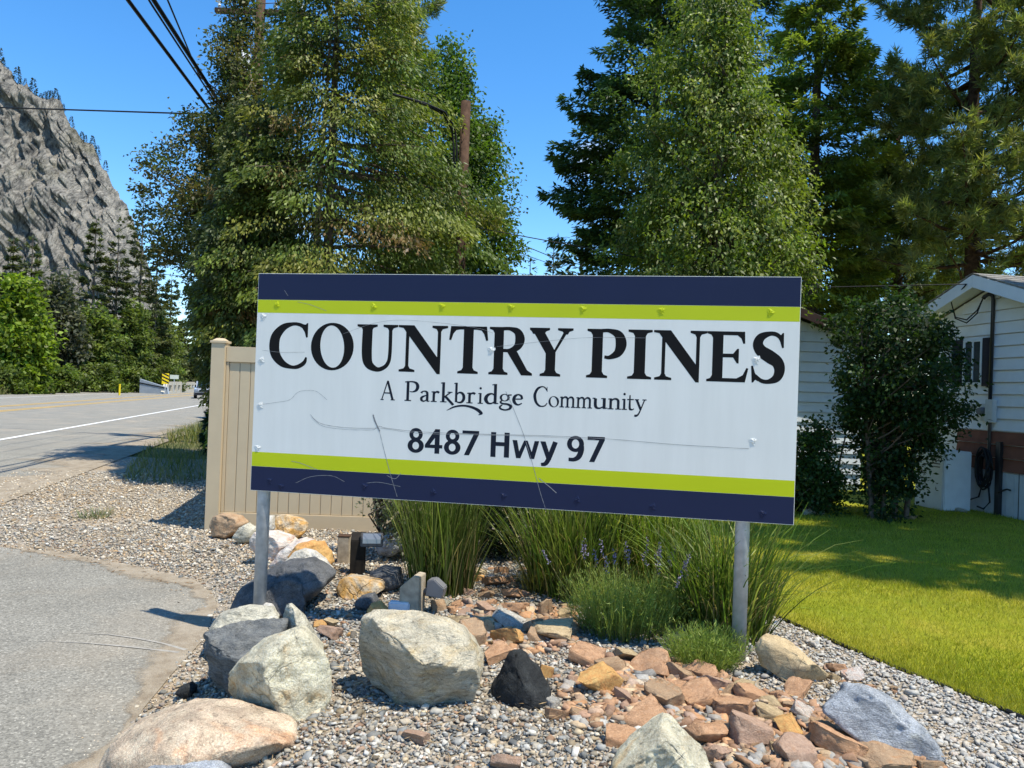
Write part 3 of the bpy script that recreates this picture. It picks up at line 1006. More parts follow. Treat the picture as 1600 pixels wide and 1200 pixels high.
WF = 1.06
BIG = {
    'C': [St((.84, .90, .09), (.70, .965, .075), (.54, .975, .075), (.33, .90, .145), (.165, .72, .205), (.12, .50, .225), (.165, .28, .205), (.33, .10, .145), (.54, .025, .075), (.70, .04, .085), (.84, .13, .085), (.885, .25, .04)),
          Pg((.76, .985), (.84, .965), (.88, 1.0), (.905, 1.0), (.905, .69), (.865, .68), (.83, .80), (.76, .90))],
    'O': [ringE(.5, .5, .495, .52, .275, .462, .1)],
    'U': [St((.235, .92, .215), (.235, .36, .215), (.29, .14, .18), (.46, .035, .10), (.60, .06, .085), (.71, .16, .08), (.755, .36, .075), (.755, .92, .075)), topserif(0, .46, .13, .34), topserif(.59, .92, .718, .792)],
    'N': [Pg((.165, .1), (.235, .1), (.235, .86), (.165, .9)), botserif(.03, .37, .165, .235), Pg((.84, .2), (.91, .2), (.91, .9), (.84, .9)), topserif(.72, 1.05, .84, .91),
          Pg((.06, 1), (.335, 1), (.91, .235), (.91, -.03), (.845, -.03), (.165, .855)), Pg((0, 1), (.15, 1), (.2, .86), (.12, .935), (0, .955))],
    'T': [botserif(.20, .64, .315, .525), Pg((.315, .1), (.525, .1), (.525, .95), (.315, .95)), Pg((.035, 1), (.805, 1), (.84, .71), (.795, .70), (.75, .84), (.69, .915), (.6, .93), (.24, .93), (.15, .915), (.09, .84), (.045, .70), (0, .71))],
    'R': [stem(.11, .21, .11, .0, .11, .11), St((.30, .965, .07), (.46, .965, .075), (.62, .90, .15), (.68, .745, .20), (.62, .59, .15), (.46, .515, .075), (.31, .51, .065)), Pg((.37, .53), (.585, .555), (.86, .11), (.97, .045), (.97, 0), (.73, 0))],
    'Y': [topserif(0, .43, .07, .32), topserif(.60, .93, .735, .815), Pg((.07, .93), (.31, .93), (.565, .50), (.565, .40), (.355, .40), (.355, .47)), Pg((.735, .93), (.815, .93), (.565, .50), (.49, .46)), botserif(.24, .68, .355, .565), Pg((.355, .1), (.565, .1), (.565, .45), (.355, .45))],
    'P': [stem(.11, .21, .11, .0, .11, .11), St((.30, .965, .07), (.45, .965, .08), (.63, .885, .165), (.69, .70, .21), (.63, .52, .16), (.47, .425, .08), (.36, .43, .06))],
    'I': [stem(.13, .22, .13, .13, .13, .13)],
    'E': [stem(.11, .21, .11, 0, .11, 0), Pg((.29, 1), (.745, 1), (.755, .765), (.715, .76), (.675, .865), (.60, .925), (.29, .925)), Pg((.29, .56), (.52, .56), (.60, .66), (.635, .66), (.635, .37), (.60, .37), (.52, .485), (.29, .485)), Pg((.29, 0), (.77, 0), (.83, .275), (.79, .285), (.72, .14), (.60, .075), (.29, .075))],
    'S': [St((.58, .865, .07), (.47, .955, .08), (.34, .97, .085), (.18, .90, .15), (.12, .77, .185), (.18, .635, .215), (.35, .52, .24), (.50, .41, .215), (.545, .255, .19), (.49, .105, .155), (.34, .03, .085), (.2, .045, .075), (.08, .14, .065)),
          Pg((.50, .975), (.555, .95), (.585, .99), (.61, .99), (.615, .70), (.58, .69), (.54, .82), (.49, .91)), Pg((.14, .03), (.085, .06), (.05, .005), (.02, .005), (0, .33), (.035, .335), (.08, .19), (.14, .10))],
}
xh = .53
WF = 1.25
SMALL = {
    'A': [Ln(.055, (.08, .02), (.42, .98)), Ln(.11, (.42, .97), (.76, .02)), Ln(.05, (.2, .36), (.62, .36)), Ln(.04, (0, .02), (.2, .02)), Ln(.04, (.64, .02), (.9, .02))],
    'P': [Ln(.10, (.14, 0), (.14, 1)), Ln(.045, (0, .022), (.3, .022)), St((0, .95, .045), (.14, .965, .05), (.36, .97, .06), (.52, .90, .10), (.58, .73, .12), (.52, .55, .10), (.36, .465, .05), (.22, .48, .03))],
    'a': [St((.06, .42, .09), (.12, .50, .05), (.24, .515, .06), (.32, .45, .09), (.335, .30, .09), (.335, .08, .09), (.38, .02, .05), (.44, .04, .03)), St((.33, .32, .045), (.2, .275, .06), (.08, .19, .09), (.08, .07, .09), (.17, .015, .06), (.27, .06, .045), (.33, .14, .03))],
    'r': [Ln(.09, (.13, 0), (.13, xh)), Ln(.04, (0, .02), (.27, .02)), Ln(.04, (.02, .49), (.13, .51)), St((.14, .36, .045), (.2, .48, .06), (.30, .505, .09), (.37, .46, .08))],
    'k': [Ln(.09, (.13, 0), (.13, 1)), Ln(.04, (0, .02), (.27, .02)), Ln(.04, (.02, .95), (.13, .98)), Ln(.05, (.15, .24), (.42, .50)), Ln(.04, (.3, .51), (.5, .51)), Ln(.09, (.21, .30), (.55, -.12))],
    'b': [Ln(.09, (.13, .03), (.13, 1)), Ln(.04, (.02, .95), (.13, .98)), St((.14, .38, .05), (.24, .50, .06), (.38, .50, .09), (.48, .38, .11), (.49, .20, .11), (.40, .05, .09), (.26, .02, .06), (.13, .07, .05))],
    'i': [Ln(.09, (.13, 0), (.13, xh)), Ln(.04, (0, .02), (.27, .02)), Ln(.04, (.02, .49), (.13, .51)), ringE(.13, .76, .062, .062, .001, .001, n=14)],
    'd': [Ln(.09, (.42, .02), (.42, 1)), Ln(.04, (.3, .95), (.42, .98)), Ln(.04, (.42, .03), (.54, .05)), St((.41, .43, .05), (.30, .51, .06), (.17, .47, .09), (.08, .34, .11), (.075, .18, .11), (.15, .05, .09), (.27, .03, .06), (.41, .13, .04))],
    'g': [('strip',) + ringE(.22, .345, .19, .185, .10, .145)[1:], Ln(.05, (.33, .47), (.48, .49)), St((.12, .2, .045), (.07, .12, .06), (.14, .05, .07), (.33, .025, .08), (.45, -.06, .09), (.42, -.19, .08), (.26, -.26, .06), (.1, -.22, .07), (.05, -.12, .06), (.14, -.01, .045))],
    'e': [St((.06, .29, .05), (.41, .30, .05)), St((.42, .30, .08), (.38, .45, .08), (.25, .515, .06), (.12, .43, .10), (.07, .26, .11), (.13, .09, .10), (.26, .015, .06), (.42, .10, .04))],
    'C': [St((.72, .80, .06), (.62, .93, .05), (.45, .985, .05), (.22, .88, .10), (.09, .66, .12), (.07, .48, .13), (.14, .22, .11), (.30, .05, .08), (.48, .01, .05), (.64, .05, .05), (.75, .18, .04)), Ln(.03, (.72, .98), (.735, .74))],
    'o': [ringE(.26, .26, .26, .275, .155, .24, .2)],
    'm': [Ln(.09, (.13, 0), (.13, xh)), Ln(.09, (.45, 0), (.45, .36)), Ln(.09, (.77, 0), (.77, .36)), Ln(.04, (0, .02), (.26, .02)), Ln(.04, (.33, .02), (.57, .02)), Ln(.04, (.65, .02), (.9, .02)), Ln(.04, (.02, .49), (.13, .51)),
          St((.14, .38, .04), (.24, .49, .06), (.36, .505, .08), (.44, .43, .09), (.45, .30, .09)), St((.46, .38, .04), (.56, .49, .06), (.68, .505, .08), (.76, .43, .09), (.77, .30, .09))],
    'u': [St((.13, .5, .09), (.13, .18, .09), (.18, .05, .09), (.30, .03, .06), (.45, .12, .04)), Ln(.09, (.46, 0), (.46, xh)), Ln(.04, (.02, .50), (.13, .51)), Ln(.04, (.34, .50), (.46, .51)), Ln(.04, (.46, .03), (.58, .05))],
    'n': [Ln(.09, (.13, 0), (.13, xh)), Ln(.09, (.46, 0), (.46, .36)), Ln(.04, (0, .02), (.26, .02)), Ln(.04, (.34, .02), (.58, .02)), Ln(.04, (.02, .49), (.13, .51)), St((.14, .38, .04), (.24, .49, .06), (.37, .505, .08), (.45, .43, .09), (.46, .30, .09))],
    't': [St((.14, .72, .05), (.14, .12, .09), (.19, .03, .08), (.28, .02, .05), (.36, .07, .035)), Ln(.045, (0, .50), (.34, .51))],
    'y': [Ln(.09, (.09, .51), (.29, .03)), St((.46, .51, .045), (.28, .02, .05), (.18, -.2, .06), (.07, -.27, .09), (.0, -.25, .07)), Ln(.04, (0, .51), (.2, .51)), Ln(.04, (.36, .51), (.55, .51))],
}
w_ = .175
WF = 1.04
NUM = {
    '8': [('strip',) + ringE(.31, .745, .255, .265, .105, .125)[1:], ('strip',) + ringE(.31, .285, .31, .295, .125, .155)[1:]],
    '4': [Ln(w_, (.46, 0), (.46, 1)), Pg((.0, .22), (.66, .22), (.66, .36), (.19, .36), (.0, .34)), Pg((.0, .34), (.19, .36), (.50, .84), (.50, 1), (.38, 1))],
    '7': [Pg((.0, 1), (.62, 1), (.62, .86), (.0, .86)), Pg((.42, .87), (.62, .87), (.27, 0), (.08, 0))],
    '9': [('strip',) + ringE(.30, .68, .29, .32, .125, .18)[1:], St((.505, .62, .17), (.50, .42, .18), (.42, .18, .18), (.27, .065, .15), (.08, .06, .13))],
    'H': [Ln(w_, (.09, 0), (.09, 1)), Ln(w_, (.57, 0), (.57, 1)), Ln(.155, (.1, .53), (.56, .53))],
    'w': [Pg((0, .72), (.17, .72), (.305, .0), (.15, .0)), Pg((.15, 0), (.305, 0), (.545, .72), (.42, .72)), Pg((.42, .72), (.545, .72), (.80, 0), (.645, 0)), Pg((.645, 0), (.80, 0), (.96, .72), (.795, .72))],
    'y': [Pg((0, .72), (.185, .72), (.405, .0), (.24, -.0)), St((.53, .72, .165), (.38, .24, .165), (.28, -.04, .16), (.19, -.17, .15), (.05, -.2, .12))],
}


def flat(shapes):
    for s in shapes:
        if s[0] == 'lines':
            for q in s[1]: yield q
        else: yield s


def glyph_bounds(shapes):
    P_ = []
    for s in flat(shapes):
        P_ += list(map(tuple, s[1])) + ([] if s[0] == 'poly' else list(map(tuple, s[2])))
    P_ = np.array(P_)
    return P_[:, 0].min(), P_[:, 0].max()


def glyph(name, shapes, u0, u1, v0, cap, mat, clip=None):
    a, b_ = glyph_bounds(shapes)
    sx = (u1 - u0) / (b_ - a)
    V = []; F = []
    dpt = -0.0004
    for s in flat(shapes):
        base = len(V)
        f = lambda p: (OX + u0 + (p[0] - a) * sx, dpt, OZ + v0 + p[1] * cap)
        if s[0] == 'poly':
            V += [f(p) for p in s[1]]
            F.append(tuple(range(base, base + len(s[1]))))
        else:
            n = len(s[1])
            V += [f(p) for p in s[1]] + [f(p) for p in s[2]]
            for k in range(n if s[3] else n - 1):
                k2 = (k + 1) % n
                F.append((base + k, base + k2, base + n + k2, base + n + k))
        dpt -= 0.00003
    me = bpy.data.meshes.new(name); me.from_pydata(V, [], F)
    bm = bmesh.new(); bm.from_mesh(me)
    bmesh.ops.triangulate(bm, faces=[f for f in bm.faces if len(f.verts) > 4])
    for f in bm.faces:
        f.normal_update()
        if f.normal.y > 0: f.normal_flip()
    bm.to_mesh(me); bm.free()
    me.materials.append(mat)
    return link(name, me, panel)


CAPV, CAPH = 0.866, 0.316
for ch, u0, u1 in [('C', .102, .389), ('O', .415, .729), ('U', .751, 1.043), ('N', 1.047, 1.393), ('T', 1.403, 1.671), ('R', 1.679, 1.972), ('Y', 1.9485, 2.235), ('P', 2.3255, 2.579), ('I', 2.588, 2.740), ('N', 2.749, 3.079), ('E', 3.080, 3.332), ('S', 3.348, 3.549)]:
    glyph('letter', BIG[ch], u0, u1, CAPV, CAPH, M['black_vinyl'])
for ch, u0, u1 in [('A', .936, 1.038), ('P', 1.106, 1.208), ('a', 1.215, 1.283), ('r', 1.291, 1.352), ('k', 1.355, 1.455), ('b', 1.449, 1.529), ('r', 1.537, 1.600), ('i', 1.614, 1.650), ('d', 1.656, 1.754), ('g', 1.758, 1.848), ('e', 1.846, 1.920)]:
    glyph('letter', SMALL[ch], u0, u1, .670, .134, M['dark_ink'])
for ch, u0, u1 in [('C', 1.986, 2.081), ('o', 2.087, 2.157), ('m', 2.160, 2.264), ('m', 2.266, 2.372), ('u', 2.373, 2.470), ('n', 2.471, 2.556), ('i', 2.560, 2.594), ('t', 2.594, 2.640), ('y', 2.640, 2.716)]:
    glyph('letter', SMALL[ch], u0, u1, .667, .132, M['dark_ink'])
glyph('swoosh', [St((0, .0, .02), (.25, .28, .10), (.55, .36, .13), (.85, .18, .14), (1.0, -.1, .1), (.93, -.22, .03))], 1.402, 1.652, .616, .10, M['dark_ink'])
for ch, u0, u1 in [('8', 1.140, 1.254), ('4', 1.261, 1.383), ('8', 1.394, 1.508), ('7', 1.518, 1.632)]:
    glyph('letter', NUM[ch], u0, u1, .324, .164, M['dark_ink'])
for ch, u0, u1 in [('H', 1.713, 1.838), ('w', 1.858, 2.036), ('y', 2.043, 2.158), ('9', 2.218, 2.330), ('7', 2.350, 2.461)]:
    glyph('letter', NUM[ch], u0, u1, .322, .164, M['dark_ink'])


def screw(u, v, mat, rng):
    """round screw head sunk into the sheet, the metal around it buckled into a few folds"""
    n = 12
    V = [(0, -.0045, 0)]; F = []
    rings = [(.005, -.004), (.0068, -.0012), (.009, -.0028), (.014, -.0022), (.024, -.0004)]
    for q, (rr, y_) in enumerate(rings):
        for k in range(n):
            a_ = 2 * PI * k / n
            jr = rr * (1 + (.3 * math.sin(3 * a_ + rng.random() * .6) if q >= 2 else 0))
            jy = y_ * (1 + (.9 * math.sin(3 * a_ + q) if q in (2, 3) else 0))
            V.append((jr * math.cos(a_), min(jy, -.0003), jr * math.sin(a_)))
    for k in range(n): F.append((0, 1 + k, 1 + (k + 1) % n))
    for q in range(len(rings) - 1):
        for k in range(n):
            F.append((1 + q * n + k, 1 + (q + 1) * n + k, 1 + (q + 1) * n + (k + 1) % n, 1 + q * n + (k + 1) % n))
    a0 = rng.random() * 6.28
    ca, sa = math.cos(a0), math.sin(a0)
    V = [(OX + u + x * ca - z * sa, y_ - .0007, OZ + v + x * sa + z * ca) for x, y_, z in V]
    q = MB(); q.V = V; q.F = F
    o = q.build('screw', mat, panel)
    return o


rs = random.Random(5)
for u, v in [(.149, 1.308), (.863, 1.304), (1.347, 1.312), (1.819, 1.312), (2.292, 1.308), (2.792, 1.307), (3.454, 1.306)]: screw(u, v, M['lime'], rs)
for u, v in [(.05, 1.225), (.049, .919), (.053, .6), (.046, .30), (1.695, 1.028), (3.379, 1.01), (3.376, .505)]: screw(u, v, M['panel_white'], rs)
for u, v in [(.148, .076), (.235, .04), (.847, .076), (1.332, .066), (1.812, .069), (2.297, .073), (2.777, .06), (3.446, .058)]: screw(u, v, M['navy'], rs)


def scratch(pts, wd=0.003):
    q = cat([(p[0], p[1], 0) for p in pts], n=5)
    V = []; F = []
    for k, p in enumerate(q):
        t = q[min(k + 1, len(q) - 1)] - q[max(k - 1, 0)]
        t = t / (np.linalg.norm(t) + 1e-9)
        w2 = wd * (.35 + .65 * abs(math.sin(k * 1.7))) * .5
        V += [(OX + p[0] - t[1] * w2, -.0011, OZ + p[1] + t[0] * w2), (OX + p[0] + t[1] * w2, -.0011, OZ + p[1] - t[0] * w2)]
        if k: F.append((2 * k - 2, 2 * k - 1, 2 * k + 1, 2 * k))
    q = MB(); q.V = V; q.F = F
    return q.build('scratch', M['scratch'], panel)


scratch([(.43, .55), (.46, .52), (.52, .488), (.68, .47), (.9, .475), (.935, .49), (1.0, .478), (1.25, .465), (1.7, .47), (2.1, .478), (2.5, .475), (2.9, .46), (3.35, .455)], .0035)
scratch([(.44, .535), (.52, .475), (.68, .458), (.88, .462), (.94, .478), (1.2, .455), (1.6, .462), (2.0, .47), (2.4, .468)], .0025)
scratch([(.03, .60), (.15, .62), (.27, .645), (.33, .70), (.40, .715), (.47, .71), (.55, .655)], .0025)
scratch([(.05, .985), (.2, .975), (.37, .98)], .0025)
scratch([(.64, 1.11), (.85, 1.185), (1.05, 1.215), (1.35, 1.20), (1.6, 1.17), (1.7, 1.14)], .002)
scratch([(1.72, 1.05), (2.1, 1.10), (2.35, 1.125), (2.7, 1.13)], .002)
scratch([(.885, .57), (.905, .52), (.935, .46), (.975, .33), (1.03, .16), (1.08, .02)], .004)
scratch([(.887, .568), (.90, .53), (.92, .49), (.94, .455)], .011)
scratch([(1.80, .76), (1.85, .66), (1.93, .48), (2.0, .28), (2.05, .12), (2.09, .01)], .0035)
scratch([(.3, .22), (.37, .21), (.5, .17)], .004)
scratch([(.3, 1.33), (.4, 1.31), (.52, 1.27)], .003)
scratch([(.2, 1.41), (.23, 1.37)], .003)
scratch([(1.0, .16), (1.06, .14), (1.1, .18)], .004)
scratch([(2.04, .2), (2.11, .15), (2.16, .11)], .006)
scratch([(.34, .07), (.45, .12), (.6, .135), (.7, .10)], .003)
scratch([(.86, .10), (.95, .11), (1.1, .09)], .003)

# ================================================================== VINYL FENCE
FY = 8.42
fx0, fx1 = -3.40, -0.35
fz0 = 0.02
fence = tag(empty('vinyl_fence', ((fx0 + fx1) / 2, FY, fz0), rad(1.0)), 'tan vinyl privacy fence with vertical boards and a capped end post behind the sign', 'fence')
fo = (fx0 + fx1) / 2


def fb(name, x0, y0, z0, x1, y1, z1, bev=.004):
    q = MB(); q.box(x0 - fo, y0, z0, x1 - fo, y1, z1)
    return q.build(name, M['vinyl'], fence, bevel=bev)


fb('post', fx0, -.075, -.1, fx0 + .155, .075, 2.11)
q = MB()
for dz, rr in ((2.11, .088), (2.135, .088), (2.138, .07), (2.165, .035)):
    q.V += [(fx0 + .0775 - fo + sx * rr, sy * rr, dz) for sx, sy in ((-1, -1), (1, -1), (1, 1), (-1, 1))]
for k in range(3):
    q.F += [(4 * k + s, 4 * k + (s + 1) % 4, 4 * k + 4 + (s + 1) % 4, 4 * k + 4 + s) for s in range(4)]
q.F += [(0, 3, 2, 1), (12, 13, 14, 15)]
q.build('post_cap', M['vinyl'], fence)
fb('post', fx1, -.075, -.1, fx1 + .155, .075, 2.11)
fb('top_rail', fx0 + .157, -.04, 1.90, fx1 - .002, .04, 2.075)
fb('bottom_rail', fx0 + .157, -.04, 0.03, fx1 - .002, .04, 0.20)
fb('channel', fx0 + .157, -.03, .202, fx0 + .19, .03, 1.898)
x = fx0 + .192
k = 0
while x < fx1 - .03:
    x2 = min(x + .117, fx1 - .002)
    fb('board', x, -.016, .202, x2, .016, 1.898, .0045)
    x = x2 + .0035
    k += 1

rt_ = tag(empty('vinyl_fence_return', (fx0 + .0775, FY + .08, fz0), rad(101.5)), 'tan vinyl fence section running back along the road from the end post, seen edge-on', 'fence')
for k in range(2):
    x0 = .02 + k * 2.4
    for nm, z0, z1, hw_ in (('top_rail', 1.90, 2.075, .04), ('bottom_rail', .03, .20, .04)):
        q = MB(); q.box(x0, -hw_, z0, x0 + 2.22, hw_, z1); q.build(nm, M['vinyl'], rt_, bevel=.004)
    for m_ in range(18):
        q = MB(); q.box(x0 + .005 + m_ * .123, -.016, .202, x0 + .122 + m_ * .123, .016, 1.898); q.build('board', M['vinyl'], rt_, bevel=.004)
    q = MB(); q.box(x0 + 2.23, -.07, -.1, x0 + 2.37, .07, 2.13); q.build('post', M['vinyl'], rt_, bevel=.004)

# ================================================================== BOULDERS
ICO_CACHE = {}


def ico(sub):
    if sub not in ICO_CACHE:
        bm = bmesh.new(); bmesh.ops.create_icosphere(bm, subdivisions=sub, radius=1)
        V = np.array([v.co[:] for v in bm.verts]); F = np.array([[v.index for v in f.verts] for f in bm.faces])
        bm.free(); ICO_CACHE[sub] = (V, F)
    return ICO_CACHE[sub]


RM = {
    'granite': rock_mat('pink_granite', (0.417, 0.315, 0.221), (0.679, 0.541, 0.386), (0.586, 0.321, 0.173), .60, None, 9, .55, .6, .15),
    'cream': rock_mat('cream_quartz', (0.603, 0.523, 0.369), (0.800, 0.758, 0.545), (0.603, 0.354, 0.140), .60, None, 8, .8, .45, .35),
    'slate': rock_mat('dark_slate', (0.115, 0.121, 0.121), (0.218, 0.224, 0.213), None, .6, (0.276, 0.276, 0.253), 8, .7, .5, .2, 3.0),
    'greywhite': rock_mat('grey_white', (0.390, 0.369, 0.289), (0.680, 0.630, 0.490), (0.488, 0.415, 0.264), .62, (0.756, 0.700, 0.552), 7, .7, .45, .3, 1.5),
    'gneiss': rock_mat('pale_gneiss', (0.536, 0.483, 0.365), (0.786, 0.686, 0.491), (0.585, 0.437, 0.239), .57, (0.357, 0.324, 0.252), 9, .9, .45, .22, 1.6),
    'basalt': rock_mat('black_basalt', (0.020, 0.021, 0.022), (0.050, 0.055, 0.055), (0.120, 0.130, 0.130), .66, None, 9, .9, .5, .2),
    'bluegrey': rock_mat('blue_grey', (0.254, 0.276, 0.299), (0.493, 0.515, 0.538), (0.538, 0.538, 0.478), .6, None, 9, .7, .65, .2, 1.0),
    'tan': rock_mat('tan_stone', (0.366, 0.268, 0.146), (0.521, 0.405, 0.238), (0.268, 0.167, 0.082), .62, None, 9, .8, .45, .4, 1.2, wear=0.4),
    'rust': rock_mat('rust_stone', (0.396, 0.209, 0.104), (0.550, 0.344, 0.204), (0.344, 0.197, 0.112), .58, None, 10, .8, .4, .35, 1.2, wear=0.4),
    'brown': rock_mat('brown_stone', (0.288, 0.186, 0.108), (0.440, 0.312, 0.194), (0.400, 0.213, 0.101), .6, None, 10, .8, .45, .35, 1.2, wear=0.4),
    'orange': rock_mat('orange_stone', (0.512, 0.235, 0.074), (0.528, 0.364, 0.139), (0.366, 0.171, 0.065), .6, None, 10, .7, .35, .35, wear=0.4),
    'mauve': rock_mat('mauve_stone', (0.328, 0.207, 0.141), (0.459, 0.320, 0.229), (0.377, 0.218, 0.126), .62, None, 10, .8, .45, .35, wear=0.4),
    'ochre': rock_mat('ochre_quartz', (0.581, 0.456, 0.307), (0.680, 0.624, 0.500), (0.649, 0.342, 0.080), .47, None, 8, .7, .3, .5),
    'pinkband': rock_mat('pink_banded', (0.650, 0.536, 0.455), (0.800, 0.747, 0.650), (0.731, 0.423, 0.293), .56, None, 8, .6, .3, .25, 2.0),
    'shadegrey': rock_mat('shade_dark_grey', (0.090, 0.095, 0.100), (0.170, 0.170, 0.170), None, .6, None, 8, .7, .5, .2),  # grey stone darkened: shade around the sign post is put into its colour
    'white': rock_mat('white_quartz', (0.638, 0.582, 0.468), (0.704, 0.688, 0.631), (0.515, 0.408, 0.293), .64, None, 9, .7, .3, .4),
}


def boulder(name, label, outline, base_px, mat, thick=0.8, sub=5, planes=(), rough=0.062, seed=0, group=None, cat_='boulder', chunk=.75, sink=0.0, fac=0):
    """rock whose width and height were measured off the photo; its depth, facets and back are invented"""
    G = at_g(*base_px)
    O = np.array([(dep(px, py, G[1])[0], dep(px, py, G[1])[2]) for px, py in outline])
    wid = np.ptp(O[:, 0])
    Yc = G[1] + wid * thick * .32
    k = Yc / G[1]
    O = np.array([(dep(px, py, Yc)[0], dep(px, py, Yc)[2]) for px, py in outline])
    cx, cz = (O.min(0) + O.max(0)) / 2
    D, F = ico(sub)
    ang = np.arctan2(D[:, 2], D[:, 0])
    # polar radius of the outline
    tab = np.linspace(-PI, PI, 361); rt = np.zeros(361)
    A = O - [cx, cz]
    for q, th in enumerate(tab):
        d = np.array([math.cos(th), math.sin(th)]); best = 0.01
        for s in range(len(A)):
            p, e = A[s], A[(s + 1) % len(A)] - A[s]
            den = d[0] * e[1] - d[1] * e[0]
            if abs(den) < 1e-12: continue
            t = (p[0] * e[1] - p[1] * e[0]) / den
            uu = (p[0] * d[1] - p[1] * d[0]) / den
            if t > 0 and 0 <= uu <= 1: best = max(best, t)
        rt[q] = best
    rr = np.interp(ang, tab, rt)
    rho = np.hypot(D[:, 0], D[:, 2])
    ty = wid * thick / 2
    rp = rho ** chunk; dy = np.sign(D[:, 1]) * np.abs(D[:, 1]) ** chunk
    V = np.stack([rr * rp * np.cos(ang), ty * dy, rr * rp * np.sin(ang)], 1)
    ht = np.ptp(O[:, 1]); sc = np.array([wid / 2, ty, ht / 2])
    rg = np.random.default_rng(seed + 100)
    pl = list(planes)
    for _ in range(fac):
        a_ = rg.uniform(-1.3, 1.3); pl.append((math.sin(a_), -math.cos(a_), rg.uniform(-.1, .8), rg.uniform(.62, .85)))
    for nx_, ny_, nz_, off in pl:
        n_ = np.array([nx_, ny_, nz_]); n_ = n_ / np.linalg.norm(n_)
        nn = n_ / sc; L = np.linalg.norm(nn); h = (V @ nn) - off - .10 * fbm(V / (wid * .3) + seed * 5.3 + off * 40, 4, seed + 41, .6)
        V = V - np.where(h > 0, h * .86, 0)[:, None] * (nn / L ** 2)[None]
    nzv = fbm(V / (wid * .42) + seed * 7.7, 4, seed)
    nz2 = 1 - np.abs(fbm(V / (wid * .22) + seed * 3.1, 3, seed + 9))
    nz3 = fbm(V / (wid * .09) + seed * 1.7, 3, seed + 21)
    led = np.abs(fbm(V / (wid * np.array([.5, .5, .12])) + seed, 3, seed + 31))
    V = V * (1 + (nzv * rough * 1.1 + (nz2 - .75) * rough * 1.0 + nz3 * rough * .28 + (led - .3) * rough * .6))[:, None]
    o = link(name, np_mesh(name, V, F, smooth=True, mat=RM[mat]), None, (cx, Yc, cz - sink))
    tag(o, label, cat_, group)
    return o


